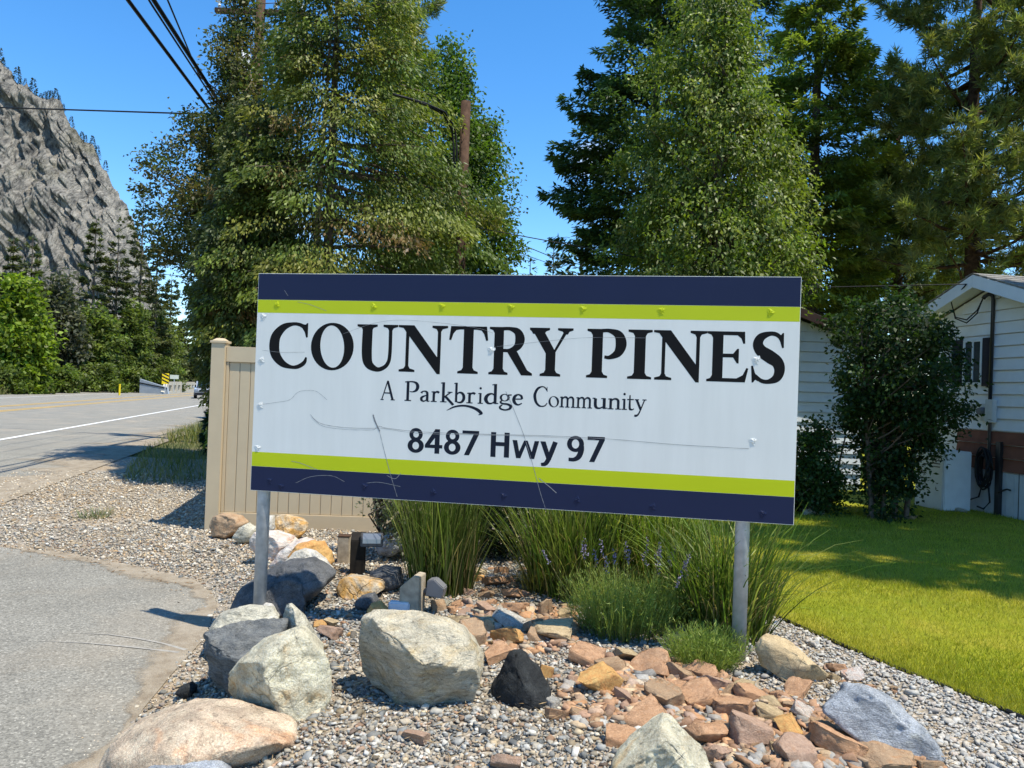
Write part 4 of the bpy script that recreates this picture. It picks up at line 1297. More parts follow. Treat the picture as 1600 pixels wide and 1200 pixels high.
BD = [
    ('boulder', 'long low pink-tan granite boulder at the driveway edge, bottom left', [(158, 1215), (170, 1172), (184, 1149), (210, 1129), (235, 1116), (272, 1111), (330, 1112), (375, 1120), (412, 1131), (440, 1138), (455, 1148), (459, 1160), (447, 1178), (420, 1200), (390, 1230), (200, 1240)], (330, 1222), 'granite', dict(thick=.75, planes=[(.5, -.7, -.35, .55)], seed=1)),
    ('boulder', 'cream white boulder with a pointed top and rusty streaks leaning on the dark slab', [(512, 1130), (480, 1136), (440, 1134), (395, 1122), (362, 1106), (350, 1085), (353, 1062), (380, 1025), (405, 1003), (424, 994), (445, 990), (466, 986), (480, 993), (496, 1010), (508, 1040), (514, 1072), (511, 1100), (503, 1122)], (450, 1134), 'cream', dict(thick=.8, planes=[(-.45, -.75, -.45, .50), (.75, -.6, .1, .62)], seed=2)),
    ('boulder', 'dark grey slab boulder with a flat sunlit top beside the driveway', [(316, 992), (305, 1012), (303, 1040), (311, 1062), (330, 1082), (352, 1092), (380, 1080), (415, 1060), (436, 1030), (440, 972), (405, 973), (362, 980), (332, 988)], (350, 1092), 'slate', dict(thick=.85, planes=[(-.75, -.6, -.25, .42), (.05, -.25, .95, .62)], seed=3, chunk=.55)),
    ('boulder', 'grey and white rounded boulder at the foot of the left sign post', [(326, 996), (330, 976), (345, 960), (372, 950), (395, 948), (425, 951), (436, 972), (432, 1000), (380, 1010), (340, 1008)], (380, 1022), 'greywhite', dict(thick=.8, planes=[(.3, -.8, .5, .6)], seed=4)),
    ('boulder', 'small pale stone tucked against the left sign post', [(404, 950), (414, 942), (424, 943), (431, 955), (430, 970), (415, 972), (404, 966)], (418, 985), 'white', dict(thick=.8, sub=4, seed=5)),
    ('boulder', 'narrow upright grey boulder standing behind the cream pointed one', [(432, 960), (440, 950), (452, 947), (465, 954), (480, 972), (494, 996), (499, 1012), (485, 1030), (450, 1035), (436, 1015), (431, 980)], (465, 1045), 'greywhite', dict(thick=.7, planes=[(-.8, -.5, .1, .4)], seed=6)),
    ('boulder', 'large pale gneiss boulder with a grey left face in the middle of the bed', [(560, 972), (570, 964), (600, 961), (632, 961), (662, 966), (700, 978), (720, 992), (740, 1010), (752, 1035), (753, 1060), (747, 1075), (735, 1092), (720, 1106), (702, 1112), (660, 1112), (625, 1101), (588, 1082), (565, 1073), (555, 1060), (553, 1035), (557, 1005)], (660, 1113), 'gneiss', dict(thick=.85, planes=[(-.72, -.68, -.2, .38), (.35, -.85, -.42, .58), (.3, -.55, .75, .72)], seed=7, chunk=.65)),
    ('boulder', 'black pyramid shaped rock to the right of the large pale boulder', [(798, 1019), (790, 1032), (780, 1054), (763, 1077), (763, 1087), (775, 1099), (792, 1108), (812, 1107), (832, 1099), (862, 1090), (861, 1075), (850, 1053), (832, 1034), (814, 1020)], (800, 1107), 'basalt', dict(thick=.9, sub=4, planes=[(-.6, -.78, .15, .36), (.72, -.4, .55, .36)], seed=8, chunk=.6)),
    ('boulder', 'cream lichen boulder cut off by the bottom edge of the photo', [(1045, 1127), (1032, 1137), (1012, 1155), (982, 1178), (960, 1198), (950, 1245), (1120, 1250), (1114, 1205), (1105, 1180), (1090, 1160), (1070, 1142), (1058, 1130)], (1035, 1245), 'cream', dict(thick=.9, planes=[(-.2, -.9, .1, .45), (.6, -.4, .6, .55)], seed=9, chunk=.6)),
    ('boulder', 'blue-grey boulder lying along the pale gravel strip on the right', [(1296, 1120), (1307, 1100), (1330, 1076), (1350, 1079), (1380, 1087), (1407, 1099), (1421, 1112), (1435, 1130), (1450, 1150), (1465, 1175), (1466, 1190), (1450, 1197), (1425, 1185), (1400, 1176), (1360, 1168), (1330, 1148), (1310, 1132)], (1420, 1190), 'bluegrey', dict(thick=.7, planes=[(-.5, -.8, .35, .35), (.6, -.3, .75, .5)], seed=10, chunk=.6)),
    ('boulder', 'angular tan boulder to the right of the right sign post', [(1190, 1004), (1202, 994), (1220, 996), (1245, 1010), (1270, 1035), (1295, 1054), (1282, 1066), (1262, 1075), (1232, 1063), (1210, 1053), (1190, 1046), (1184, 1022)], (1235, 1070), 'tan', dict(thick=.8, sub=4, planes=[(-.6, -.75, .1, .4), (.15, -.5, .85, .4), (.2, -.9, -.3, .5)], seed=11, chunk=.6)),
    ('boulder', 'broad boulder with shade put into its dark colour behind the left sign post', [(368, 948), (382, 915), (415, 895), (445, 880), (485, 874), (510, 884), (523, 898), (517, 910), (495, 930), (460, 950), (420, 958)], (440, 962), 'shadegrey', dict(thick=.8, planes=[(-.3, -.8, .4, .55)], seed=12)),
    ('boulder', 'rounded grey boulder with shade put into its colour just right of the left sign post', [(396, 935), (412, 917), (430, 907), (455, 903), (470, 914), (478, 938), (473, 962), (428, 962), (398, 958)], (440, 972), 'shadegrey', dict(thick=.8, planes=[(.5, -.8, .1, .6)], seed=13)),
    ('boulder', 'white quartz boulder with sunlit top above the dark shaded one', [(440, 884), (458, 863), (475, 857), (492, 862), (510, 877), (522, 896), (500, 912), (455, 910)], (485, 915), 'white', dict(thick=.7, planes=[(-.1, -.8, .5, .55)], seed=14)),
    ('boulder', 'orange stained boulder behind the white quartz one', [(450, 868), (465, 852), (482, 846), (505, 847), (516, 864), (520, 882), (510, 893), (470, 888)], (490, 900), 'orange', dict(thick=.8, planes=[(.6, -.6, .3, .5)], seed=15)),
    ('boulder', 'pale pink rock wedged behind the orange stained boulder', [(424, 884), (437, 862), (455, 849), (475, 841), (489, 844), (486, 870), (455, 893)], (450, 895), 'pinkband', dict(thick=.8, seed=16)),
    ('boulder', 'pink banded boulder with orange veins near the foot of the fence', [(391, 842), (400, 830), (432, 831), (455, 839), (462, 848), (446, 866), (425, 877), (410, 872), (394, 856)], (425, 879), 'pinkband', dict(thick=.8, planes=[(-.4, -.9, .0, .6)], seed=17)),
    ('boulder', 'ochre and white boulder lying against the fence boards', [(419, 822), (430, 806), (447, 804), (467, 810), (480, 819), (477, 832), (467, 841), (440, 834), (421, 832)], (460, 845), 'ochre', dict(thick=.8, planes=[(-.3, -.8, .5, .5), (.6, -.7, .1, .5)], seed=18, chunk=.6)),
    ('boulder', 'small white boulder between the sign post and the fence', [(405, 818), (414, 806), (428, 805), (430, 826), (418, 838), (405, 834)], (415, 850), 'white', dict(thick=.8, sub=4, seed=19)),
    ('boulder', 'grey-brown boulder at the foot of the fence end post', [(328, 822), (332, 807), (347, 802), (375, 806), (387, 817), (378, 832), (357, 840), (334, 837)], (352, 843), 'brown', dict(thick=.8, planes=[(-.4, -.9, .1, .55)], seed=20)),
    ('boulder', 'white and grey boulder beside the grey-brown one at the fence', [(363, 841), (372, 825), (388, 817), (402, 823), (402, 843), (378, 849)], (382, 852), 'greywhite', dict(thick=.8, sub=4, seed=21)),
    ('boulder', 'flat cream rock with orange crust in front of the black floodlight post', [(529, 922), (531, 905), (545, 899), (570, 903), (595, 909), (600, 921), (572, 930), (550, 935), (535, 934)], (565, 936), 'ochre', dict(thick=.8, sub=4, planes=[(0, -.9, .2, .5)], seed=22, chunk=.6)),
    ('boulder', 'dark shaded rock just left of the orange cobble', [(553, 940), (566, 930), (586, 926), (592, 940), (574, 953), (557, 950)], (572, 955), 'shadegrey', dict(thick=.8, sub=4, seed=23)),
    ('boulder', 'round orange cobble left of the weathered wooden stake', [(573, 953), (580, 943), (595, 939), (606, 952), (598, 963), (580, 965)], (590, 966), 'orange', dict(thick=.9, sub=4, seed=24)),
    ('boulder', 'dark blue-grey rock in shade right of the black floodlight', [(578, 895), (600, 883), (626, 887), (632, 912), (612, 924), (585, 920)], (605, 925), 'shadegrey', dict(thick=.8, sub=4, seed=25)),
    ('boulder', 'grey rock behind the black floodlight near the silvery shrub', [(588, 848), (604, 832), (626, 834), (634, 856), (612, 870), (592, 866)], (612, 878), 'bluegrey', dict(thick=.8, sub=4, seed=26)),
    ('boulder', 'small dark boulder at the edge of the driveway below the big slab', [(275, 1082), (282, 1072), (298, 1066), (308, 1074), (304, 1086), (288, 1090)], (292, 1092), 'basalt', dict(thick=.8, sub=4, seed=27)),
    ('boulder', 'blue-grey rock in front of the pink-tan granite boulder at the bottom edge', [(225, 1212), (240, 1190), (262, 1181), (300, 1180), (340, 1190), (362, 1210), (350, 1250), (235, 1250)], (300, 1255), 'bluegrey', dict(thick=.7, sub=4, planes=[(0, -.6, .7, .6)], seed=28)),
]
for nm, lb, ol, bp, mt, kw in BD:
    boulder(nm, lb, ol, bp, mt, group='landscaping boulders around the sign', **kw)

# ================================================================== RUBBLE STONES
def stone_mesh(seed, sub=3, flat=.5):
    """angular quarried piece: a ball cut by six skewed faces and a few chamfers"""
    D, F = ico(sub)
    rg = np.random.default_rng(seed)
    ext = np.array([.5, rg.uniform(.3, .42), flat * .5])
    pl = []
    for ax in range(3):
        for sg in (-1, 1):
            n_ = rg.normal(0, .24, 3); n_[ax] += sg; n_ /= np.linalg.norm(n_)
            pl.append((n_, ext[ax] * rg.uniform(.8, 1.1)))
    for _ in range(5):
        n_ = rg.normal(0, 1, 3) / ext; n_ /= np.linalg.norm(n_)
        pl.append((n_, (np.abs(n_) @ ext) * rg.uniform(.62, .8)))
    V = D * 1.1 * ext / ext.max()
    for _ in range(4):
        for n_, off in pl:
            h = V @ n_ - off
            V = V - np.where(h > 0, h, 0)[:, None] * n_
    V = V + (fbm(V * 5 + seed, 4, seed, .6) * .030 + np.abs(fbm(V * np.array([6, 6, 16]) + seed, 3, seed + 5)) * -.022)[:, None] * D
    V -= (V.max(0) + V.min(0)) / 2
    V /= np.ptp(V[:, 0])
    return np_mesh('rubble_stone', V, F, smooth=False)


STONES = [stone_mesh(300 + s, 4 if s < 14 else 3, random.Random(s).choice([.34, .42, .5, .62])) for s in range(22)]
for me in STONES: me.materials.append(RM['rust'])
MARKS = [('the black pyramid rock', (812, 1100)), ('the large pale boulder', (655, 1110)), ('the right sign post', (1158, 1038)), ('the blue-grey boulder', (1380, 1150)),
         ('the bottom cream boulder', (1035, 1195)), ('the lavender clump', (985, 1008)), ('the small lavender tuft', (1115, 1055)), ('the angular tan boulder', (1235, 1068)),
         ('the wooden stake', (640, 962)), ('the middle grass clump', (880, 945)), ('the cream pointed boulder', (450, 1134))]
CN = {'rust': 'rust brown', 'brown': 'brown', 'orange': 'orange', 'mauve': 'mauve brown', 'tan': 'tan', 'white': 'white', 'greywhite': 'grey', 'pinkband': 'pinkish white', 'basalt': 'blackish', 'granite': 'pink-tan'}
USED_LABELS = {}
STONE_XY = []


def place_stone(px, py, wpx, hpx, mat, rg, known=False):
    G = at_g(px, py)
    sc_ = G[1] / FPX
    W = wpx * sc_
    H = hpx * sc_ * .85
    me = STONES[rg.integers(0, 14 if wpx > 28 else 22)]
    o = link('rubble_stone', me, None, (G[0], G[1] + W * .3, G[2] + H * .32), (rg.normal(0, .2), rg.normal(0, .2), rg.choice([0, math.pi]) + rg.normal(0, .5)))
    zext = max(v.co.z for v in me.vertices) * 2
    o.scale = (W * 1.12, W * rg.uniform(.85, 1.1), H / max(zext, .2) * 1.15)
    o.material_slots[0].link = 'OBJECT'
    o.material_slots[0].material = RM[mat]
    # which landmark it lies by
    best = min(MARKS, key=lambda m_: math.hypot(m_[1][0] - px, (m_[1][1] - py) * 1.6))
    dx, dy = px - best[1][0], (py - best[1][1]) * 1.6
    wh = ('just ' if math.hypot(dx, dy) < 60 else '') + (('right of' if dx > 0 else 'left of') if abs(dx) > abs(dy) else ('in front of' if dy > 0 else 'behind'))
    size = 'tiny' if wpx < 16 else 'small' if wpx < 26 else 'medium' if wpx < 42 else 'large'
    shape = 'flat' if hpx < wpx * .5 else 'chunky' if hpx > wpx * .75 else 'angular'
    lab = f'{size} {shape} {CN[mat]} stone {wh} {best[0]}'
    tag(o, lab, 'stone', 'loose rubble stones in the planting bed')
    STONE_XY.append((px, py, wpx))
    return o


rg = np.random.default_rng(77)
KNOWN = [(700, 996, 62, 36, 'tan'), (735, 1010, 50, 45, 'brown'), (758, 990, 24, 28, 'tan'), (800, 985, 60, 34, 'white'), (796, 1010, 60, 34, 'orange'), (862, 1006, 64, 38, 'tan'), (776, 1034, 46, 28, 'rust'),
         (835, 990, 36, 28, 'brown'), (805, 958, 46, 17, 'rust'), (760, 960, 36, 20, 'mauve'), (852, 962, 24, 34, 'brown'), (884, 966, 22, 18, 'tan'), (705, 958, 22, 13, 'rust'), (684, 955, 22, 22, 'brown'), (890, 985, 34, 22, 'brown'), (838, 1004, 30, 20, 'brown'), (745, 962, 20, 14, 'greywhite'),
         (920, 1044, 54, 42, 'rust'), (938, 1086, 58, 46, 'orange'), (955, 1054, 44, 26, 'brown'), (1018, 1056, 64, 36, 'rust'), (978, 1036, 44, 26, 'tan'), (1062, 1066, 44, 34, 'brown'), (852, 1062, 26, 28, 'orange'), (977, 1100, 30, 28, 'mauve'),
         (1040, 1106, 60, 44, 'brown'), (1102, 1066, 48, 30, 'rust'), (1125, 1082, 52, 28, 'mauve'), (1096, 1106, 56, 34, 'rust'), (1150, 1122, 60, 36, 'rust'), (1180, 1100, 52, 28, 'rust'), (1012, 1144, 68, 34, 'rust'), (1110, 1166, 56, 42, 'rust'), (1178, 1170, 72, 52, 'mauve'),
         (1244, 1158, 58, 28, 'orange'), (1206, 1130, 44, 26, 'tan'), (1125, 1192, 48, 28, 'mauve'), (1250, 1198, 62, 50, 'mauve'), (1316, 1186, 80, 46, 'rust'), (1388, 1178, 62, 34, 'brown'), (1386, 1204, 92, 36, 'brown'), (1238, 1112, 26, 20, 'brown'), (1262, 1128, 46, 26, 'pinkband'),
         (1232, 1142, 30, 22, 'brown'), (1330, 1118, 20, 16, 'orange'), (1250, 1088, 46, 20, 'rust'), (872, 1126, 36, 26, 'rust'), (905, 1124, 26, 18, 'brown'), (864, 1104, 24, 14, 'white'), (648, 1162, 42, 24, 'mauve'), (498, 982, 20, 14, 'orange'), (516, 980, 26, 16, 'tan'), (514, 998, 36, 22, 'mauve'), (790, 1206, 46, 26, 'mauve'),
         (1310, 1050, 30, 16, 'rust'), (1340, 1064, 34, 16, 'pinkband'), (1304, 1062, 22, 12, 'tan'), (1080, 1030, 42, 30, 'tan'), (1060, 1012, 34, 30, 'tan'), (800, 935, 30, 16, 'rust'), (778, 915, 40, 18, 'rust'), (760, 935, 26, 14, 'brown'), (1350, 1150, 54, 26, 'rust'), (1290, 1150, 44, 24, 'brown'), (1276, 1172, 40, 28, 'brown'), (975, 1168, 56, 26, 'rust'), (1060, 1090, 40, 22, 'rust'), (1140, 1092, 36, 20, 'brown'), (1205, 1108, 40, 20, 'tan'), (1165, 1082, 34, 18, 'tan'), (1420, 1200, 48, 24, 'rust'), (1455, 1205, 40, 20, 'brown')]
for px, py, wv_, hv_, mt in KNOWN: place_stone(px, py, wv_, hv_, mt, rg)
zones = [([(900, 1020), (1080, 1040), (1180, 1078), (1270, 1100), (1330, 1150), (1480, 1205), (1120, 1205), (1090, 1140), (1000, 1130), (950, 1080)], 150, (10, 34)), ([(690, 945), (900, 950), (900, 1010), (860, 1020), (760, 1030), (740, 980)], 55, (10, 28)),
         ([(480, 960), (560, 960), (556, 1010), (500, 1010)], 10, (9, 18)), ([(860, 1050), (960, 1060), (1010, 1130), (900, 1140)], 18, (9, 20)), ([(740, 890), (830, 890), (830, 945), (720, 945)], 16, (10, 24)), ([(1270, 1030), (1420, 1080), (1400, 1090), (1270, 1080)], 8, (9, 18))]
for poly, cnt, (s0, s1) in zones:
    lo = np.min(poly, 0); hi = np.max(poly, 0)
    got = 0; tries = 0
    while got < cnt and tries < cnt * 30:
        tries += 1
        px, py = rg.uniform(lo[0], hi[0]), rg.uniform(lo[1], hi[1])
        if not inpoly(np.array([px]), np.array([py]), poly)[0]: continue
        s = s0 + (s1 - s0) * rg.random() ** 1.8
        if any(abs(px - a_) < (s + w0) * .38 and abs(py - b0) < (s + w0) * .22 for a_, b0, w0 in STONE_XY): continue
        place_stone(px, py, s, s * rg.uniform(.45, .8), str(rg.choice(['rust', 'brown', 'tan', 'mauve', 'orange', 'greywhite'], p=[.38, .24, .14, .1, .05, .09])), rg)
        got += 1

# broken chips too small to pick apart, filling between the stones
n = 3600
zc = zones[0][0]; zlo = np.min(zc, 0); zhi = np.max(zc, 0)
cx_ = rg.uniform(zlo[0], zhi[0], n); cy_ = rg.uniform(zlo[1], zhi[1], n)
ke = inpoly(cx_, cy_, zc)
zc = zones[1][0]; zlo = np.min(zc, 0); zhi = np.max(zc, 0)
dx_ = rg.uniform(zlo[0], zhi[0], 900); dy_ = rg.uniform(zlo[1], zhi[1], 900); k2 = inpoly(dx_, dy_, zc)
pp = np.array([at_g(a, b_)[:2] for a, b_ in list(zip(cx_[ke], cy_[ke])) + list(zip(dx_[k2], dy_[k2]))])
n = len(pp)
zc3 = zones[3][0]; ex_ = rg.uniform(860, 1010, 260); ey_ = rg.uniform(1050, 1140, 260); k3 = inpoly(ex_, ey_, zc3)
pp = np.concatenate([pp, np.array([at_g(a, b_)[:2] for a, b_ in zip(ex_[k3], ey_[k3])])])
n = len(pp)
sz_ = np.exp(rg.normal(math.log(.05), .4, n)).clip(.02, .1)
lg = rg.random(n) < .22; sz_[lg] = rg.uniform(.075, .125, lg.sum())
V, F, C = pebbles(pp[:, 0], pp[:, 1], sz_ if True else np.exp(rg.normal(math.log(.05), .4, n)).clip(.02, .1), pal(rg, n, [(0.40, 0.22, 0.11), (0.34, 0.20, 0.115), (0.40, 0.30, 0.19), (0.29, 0.18, 0.12), (0.27, 0.26, 0.235)], .2), rg, OCT2_V, OCT2_F, .36, .3, .2)
tag(link('rubble_chips', np_mesh('rubble_chips', V, F, C, mat=M['pebble'])), kind='stuff')

byl = {}
for o in COL.objects:
    if o.name.startswith('rubble_stone'): byl.setdefault(o['label'], []).append(o)
for lb, os_ in byl.items():
    if len(os_) < 2: continue
    os_.sort(key=lambda o: o.location.x / o.location.y)
    n = len(os_)
    lb = lb.replace('just ', '')
    words_ = {2: ['left one:', 'right one:'], 3: ['leftmost:', 'middle one:', 'rightmost:']}.get(n)
    if not words_:
        od = ['leftmost', 'second from left', 'third from left', 'fourth from left', 'fifth from left', 'sixth from left', 'seventh from left', 'eighth from left', 'ninth from left', 'tenth from left']
        words_ = [f'{od[min(k, 9)]}:' for k in range(n)]
    for o, w in zip(os_, words_): o['label'] = f'{w} {lb}' if f'{w} {lb}' not in USED_LABELS else f'lower {w} {lb}'; USED_LABELS[o['label']] = 1

# ================================================================== GARDEN LIGHTS, STAKES
def px_at(px, py): return at_g(px, py)


G = px_at(556, 898)
t = tag(empty('garden_floodlight', (G[0], G[1] + .06, G[2]), rad(8)), 'black floodlight tilted on a short dark wooden post among the boulders', 'floodlight')
q = MB(); q.prism([(-.065, -.1), (.065, -.1), (.065, .33), (-.065, .28)], 'x', -.06, .06)
q.build('post', M['shade_wood'], t, bevel=.006)
q = MB(); q.prism([(-.10, .235), (.0, .215), (.03, .315), (-.05, .345), (-.085, .30)], 'x', .02, .20)
h = q.build('lamp_head', M['black_metal'], t, bevel=.006)
q = MB(); q.prism([(-.0925, .2555), (-.0945, .257), (-.0885, .296), (-.0565, .337), (-.053, .3365), (-.086, .296)], 'x', .038, .182)
q.build('lens', M['lens_glass'], h)
q = MB(); q.box(.0, -.0, .25, .05, .03, .29); q.build('bracket', M['black_metal'], t, bevel=.003)

G = px_at(640, 964)
t = tag(empty('garden_spotlight', (G[0], G[1] + .07, G[2]), rad(-12)), 'grey spotlight screwed to a weathered wooden stake with a slanted top', 'spotlight')
q = MB(); q.prism([(-.065, -.1), (.075, -.1), (.075, .27), (.03, .275), (-.065, .19)], 'y', -.065, .065)
q.build('stake', M['grey_wood'], t, bevel=.004)
q = MB(); q.prism([(-.06, .13), (.055, .12), (.07, .19), (-.0, .245), (-.05, .235)], 'y', .0, .09)
for v in range(len(q.V)): q.V[v] = (q.V[v][0] + .155, q.V[v][1], q.V[v][2])
q.build('lamp_head', M['grey_plastic'], t, bevel=.006)
q = MB(); q.box(.07, .03, .14, .10, .06, .17); q.build('bracket', M['grey_plastic'], t)
G = px_at(624, 962)
t = tag(empty('junction_box', (G[0], G[1], G[2]), rad(-6)), 'small white weatherproof junction box in front of the wooden stake', 'junction box')
q = MB(); q.box(-.072, -.03, -.01, .072, .03, .095); q.build('box', M['white_plastic'], t, bevel=.008)
q = MB(); q.box(-.06, -.0335, .0, .06, -.0305, .07); c = q.build('cover', M['white_plastic'], t, bevel=.001)
for sx in (-.045, .045):
    q = MB(); q.tube([(sx, -.0338, .035), (sx, -.036, .035)], .006, 8); q.build('screw', M['black_metal'], c)
q = MB(); q.tube([(.03, 0, .083), (.03, 0, .10), (.038, 0, .107), (.046, 0, .10)], .004, 6); q.build('hasp', M['galv'], t)
G = px_at(537, 880)
t = tag(empty('timber_stub', (G[0], G[1], G[2]), 0), 'short weathered timber stub standing behind the black floodlight post', 'timber stub')
q = MB(); q.box(-.05, -.05, -.1, .05, .05, .235); q.build('stub', M['grey_wood'], t, bevel=.006)
q = MB(); q.box(-.052, -.052, .236, .052, .052, .246); q.build('cap', M['pole_wood'], t, bevel=.002)

# ================================================================== PLANTS IN THE BED
def plant(name, label, cat_, V, F, C, mat, loc, part='foliage', group=None):
    root = tag(empty(name, loc), label, cat_, group)
    link(part, np_mesh(part, V - np.array(loc), F, C, mat=mat), root)
    return root


GREENS = [(0.08, 0.13, 0.02), (0.13, 0.18, 0.03), (0.05, 0.09, 0.015), (0.21, 0.235, 0.07)]


def grass_clump(name, label, base_px, n, rad_, hgt, seed, lean=.45, cols=GREENS, bend=(.1, .9), dry=.2, wd=(.008, .017)):
    G = at_g(*base_px)
    r = np.random.default_rng(seed)
    a = r.random(n) * 2 * PI; rr = rad_ * r.random(n) ** .6
    base = np.stack([G[0] + rr * np.cos(a), G[1] + rad_ * .8 + rr * np.sin(a), np.full(n, G[2] - .02)], 1)
    tilt = lean * (rr / rad_) * r.uniform(.3, 1.3, n)
    a2 = a + r.normal(0, .9, n)
    tilt = np.abs(tilt + r.normal(0, .10, n))
    d0 = np.stack([np.cos(a2) * np.sin(tilt), np.sin(a2) * np.sin(tilt), np.cos(tilt)], 1)
    L = hgt * r.uniform(.5, 1.15, n)
    c = pal(r, n, cols, .34)
    dk = r.random(n) < dry
    c[dk] = pal(r, dk.sum(), [(0.34, 0.28, 0.13), (0.26, 0.2, 0.1)], .2)
    L[dk] *= .6
    hd = np.stack([np.cos(a2), np.sin(a2), 0 * a], 1)
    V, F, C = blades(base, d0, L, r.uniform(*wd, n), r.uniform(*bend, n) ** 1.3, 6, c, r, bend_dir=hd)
    return plant(name, label, 'ornamental grass', V, F, C, M['blade'], (G[0], G[1] + rad_ * .8, G[2]), 'blades', 'ornamental grass clumps behind the sign')


grass_clump('ornamental_grass', 'tall dense ornamental grass clump left of centre, next to the silvery shrub', (686, 932), 900, .24, 1.0, 1, .24, bend=(.05, .6))
grass_clump('ornamental_grass', 'broad ornamental grass clump under the middle of the sign, fanning right', (905, 940), 1200, .36, 1.05, 2, .42)
grass_clump('ornamental_grass', 'bright green ornamental grass clump spilling past the right sign post over the lawn edge', (1150, 1005), 800, .25, .88, 3, .40, [(0.10, 0.17, 0.02), (0.15, 0.21, 0.03), (0.07, 0.12, 0.015), (0.2, 0.22, 0.06)], (.2, 1.2))
grass_clump('ornamental_grass', 'yellow-green ornamental grass clump at the back between the middle and right clumps', (1045, 935), 700, .30, 1.0, 4, .45, [(0.13, 0.2, 0.02), (0.18, 0.23, 0.03), (0.09, 0.15, 0.015)])
# dry tuft and low weeds
grass_clump('dry_grass_tuft', 'short yellow dry grass tuft at the left foot of the middle grass clump', (838, 928), 260, .12, .30, 6, .6, [(0.28, 0.24, 0.06), (0.2, 0.2, 0.04)], wd=(.004, .007))
grass_clump('weed', 'small blue-green weed growing alone in the shoulder gravel near the driveway', (138, 812), 90, .16, .16, 7, 1.0, [(0.12, 0.17, 0.08), (0.2, 0.22, 0.1)], wd=(.008, .016))
grass_clump('weed', 'dry straw coloured weed in the shoulder gravel right of the blue-green one', (160, 806), 60, .14, .18, 8, .9, [(0.3, 0.24, 0.13)], wd=(.004, .008))
for o in list(COL.objects):
    if o.name.startswith(('weed', 'dry_grass_tuft')) and o.parent is None:
        o['group'] = 'weeds and tufts'; o['category'] = 'weed' if o.name.startswith('weed') else 'grass tuft'


def lavender(label, base_px, n, rad_, hgt, seed, flowers):
    G = at_g(*base_px); r = np.random.default_rng(seed)
    loc = (G[0], G[1] + rad_ * .8, G[2])
    root = tag(empty('lavender', loc), label, 'lavender', 'lavender plants in front of the grasses')
    a = r.random(n) * 2 * PI; rr = rad_ * .75 * r.random(n) ** .6
    base = np.stack([rr * np.cos(a), rr * np.sin(a) * .8, np.full(n, -.02)], 1)
    tilt = .75 * (rr / rad_) * r.uniform(.5, 1.3, n); a2 = a + r.normal(0, .4, n)
    d0 = np.stack([np.cos(a2) * np.sin(tilt), np.sin(a2) * np.sin(tilt), np.cos(tilt)], 1)
    L = hgt * r.uniform(.5, 1.0, n)
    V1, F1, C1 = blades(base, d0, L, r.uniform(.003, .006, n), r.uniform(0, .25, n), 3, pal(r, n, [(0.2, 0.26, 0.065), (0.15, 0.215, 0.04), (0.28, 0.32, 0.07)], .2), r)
    # leaves along the stems
    k = r.integers(0, n, n * 7); tt_ = r.uniform(.25, 1, n * 7)
    pb_ = base[k] + d0[k] * (L[k] * tt_)[:, None] + r.normal(0, .006, (n * 7, 3))
    dd = unit(d0[k] + r.normal(0, .55, (n * 7, 3)))
    c2 = cards(pb_, dd, r.normal(0, 1, (n * 7, 3)), r.uniform(.02, .045, n * 7), r.uniform(.003, .006, n * 7), pal(r, n * 7, [(0.22, 0.29, 0.06), (0.15, 0.225, 0.035), (0.29, 0.34, 0.08)], .2))
    V, F, C = join([(V1, F1, C1), c2])
    link('foliage', np_mesh('foliage', V, F, C, mat=M['blade']), root)
    if flowers:
        k = r.integers(0, n, flowers)
        st = blades(base[k], d0[k], np.full(flowers, hgt * 1.35), np.full(flowers, .003), r.uniform(0, .2, flowers), 3, pal(r, flowers, [(0.15, 0.18, 0.08)], .1), r)
        m_ = 26
        k2 = np.repeat(k, m_)
        tt_ = np.tile(np.linspace(1.12, 1.36, m_), flowers)
        pb_ = base[k2] + d0[k2] * (hgt * tt_)[:, None] + r.normal(0, .005, (len(k2), 3))
        fl = cards(pb_, unit(d0[k2] + r.normal(0, .9, (len(k2), 3))), r.normal(0, 1, (len(k2), 3)), np.full(len(k2), .016), np.full(len(k2), .009), pal(r, len(k2), [(0.15, 0.13, 0.22), (0.22, 0.20, 0.28)], .2))
        V, F, C = join([st, fl])
        link('flower_spikes', np_mesh('flower_spikes', V, F, C, mat=M['litter']), root)
    return root


lavender('bushy green lavender with a few purple flower spikes in front of the middle grass clump', (985, 1012), 1100, .36, .44, 11, 16)
lavender('small green lavender tuft growing at the foot of the right sign post', (1112, 1058), 700, .22, .26, 12, 0)
lavender('greyish lavender with purple spikes half hidden behind the bushy lavender', (1075, 985), 500, .24, .34, 13, 12)

# ================================================================== TREES
def tubes(paths, name, mat, parent, n=6):
    q = MB()
    for pts, rs_ in paths: q.tube(pts, rs_, n, cap=False)
    o = q.build(name, mat, parent, smooth=True)
    return o


def prof_px(tx, by, Y, rows):
    """measure a crown: rows of (photo y, left x, right x) -> (height above base, left, right) in metres"""
    out = []
    for py, xl, xr in rows:
        A = dep(xl, py, Y); B = dep(xr, py, Y); T = dep(tx, py, Y)
        out.append((A[2], T[0] - A[0], B[0] - T[0]))
    return sorted(out)


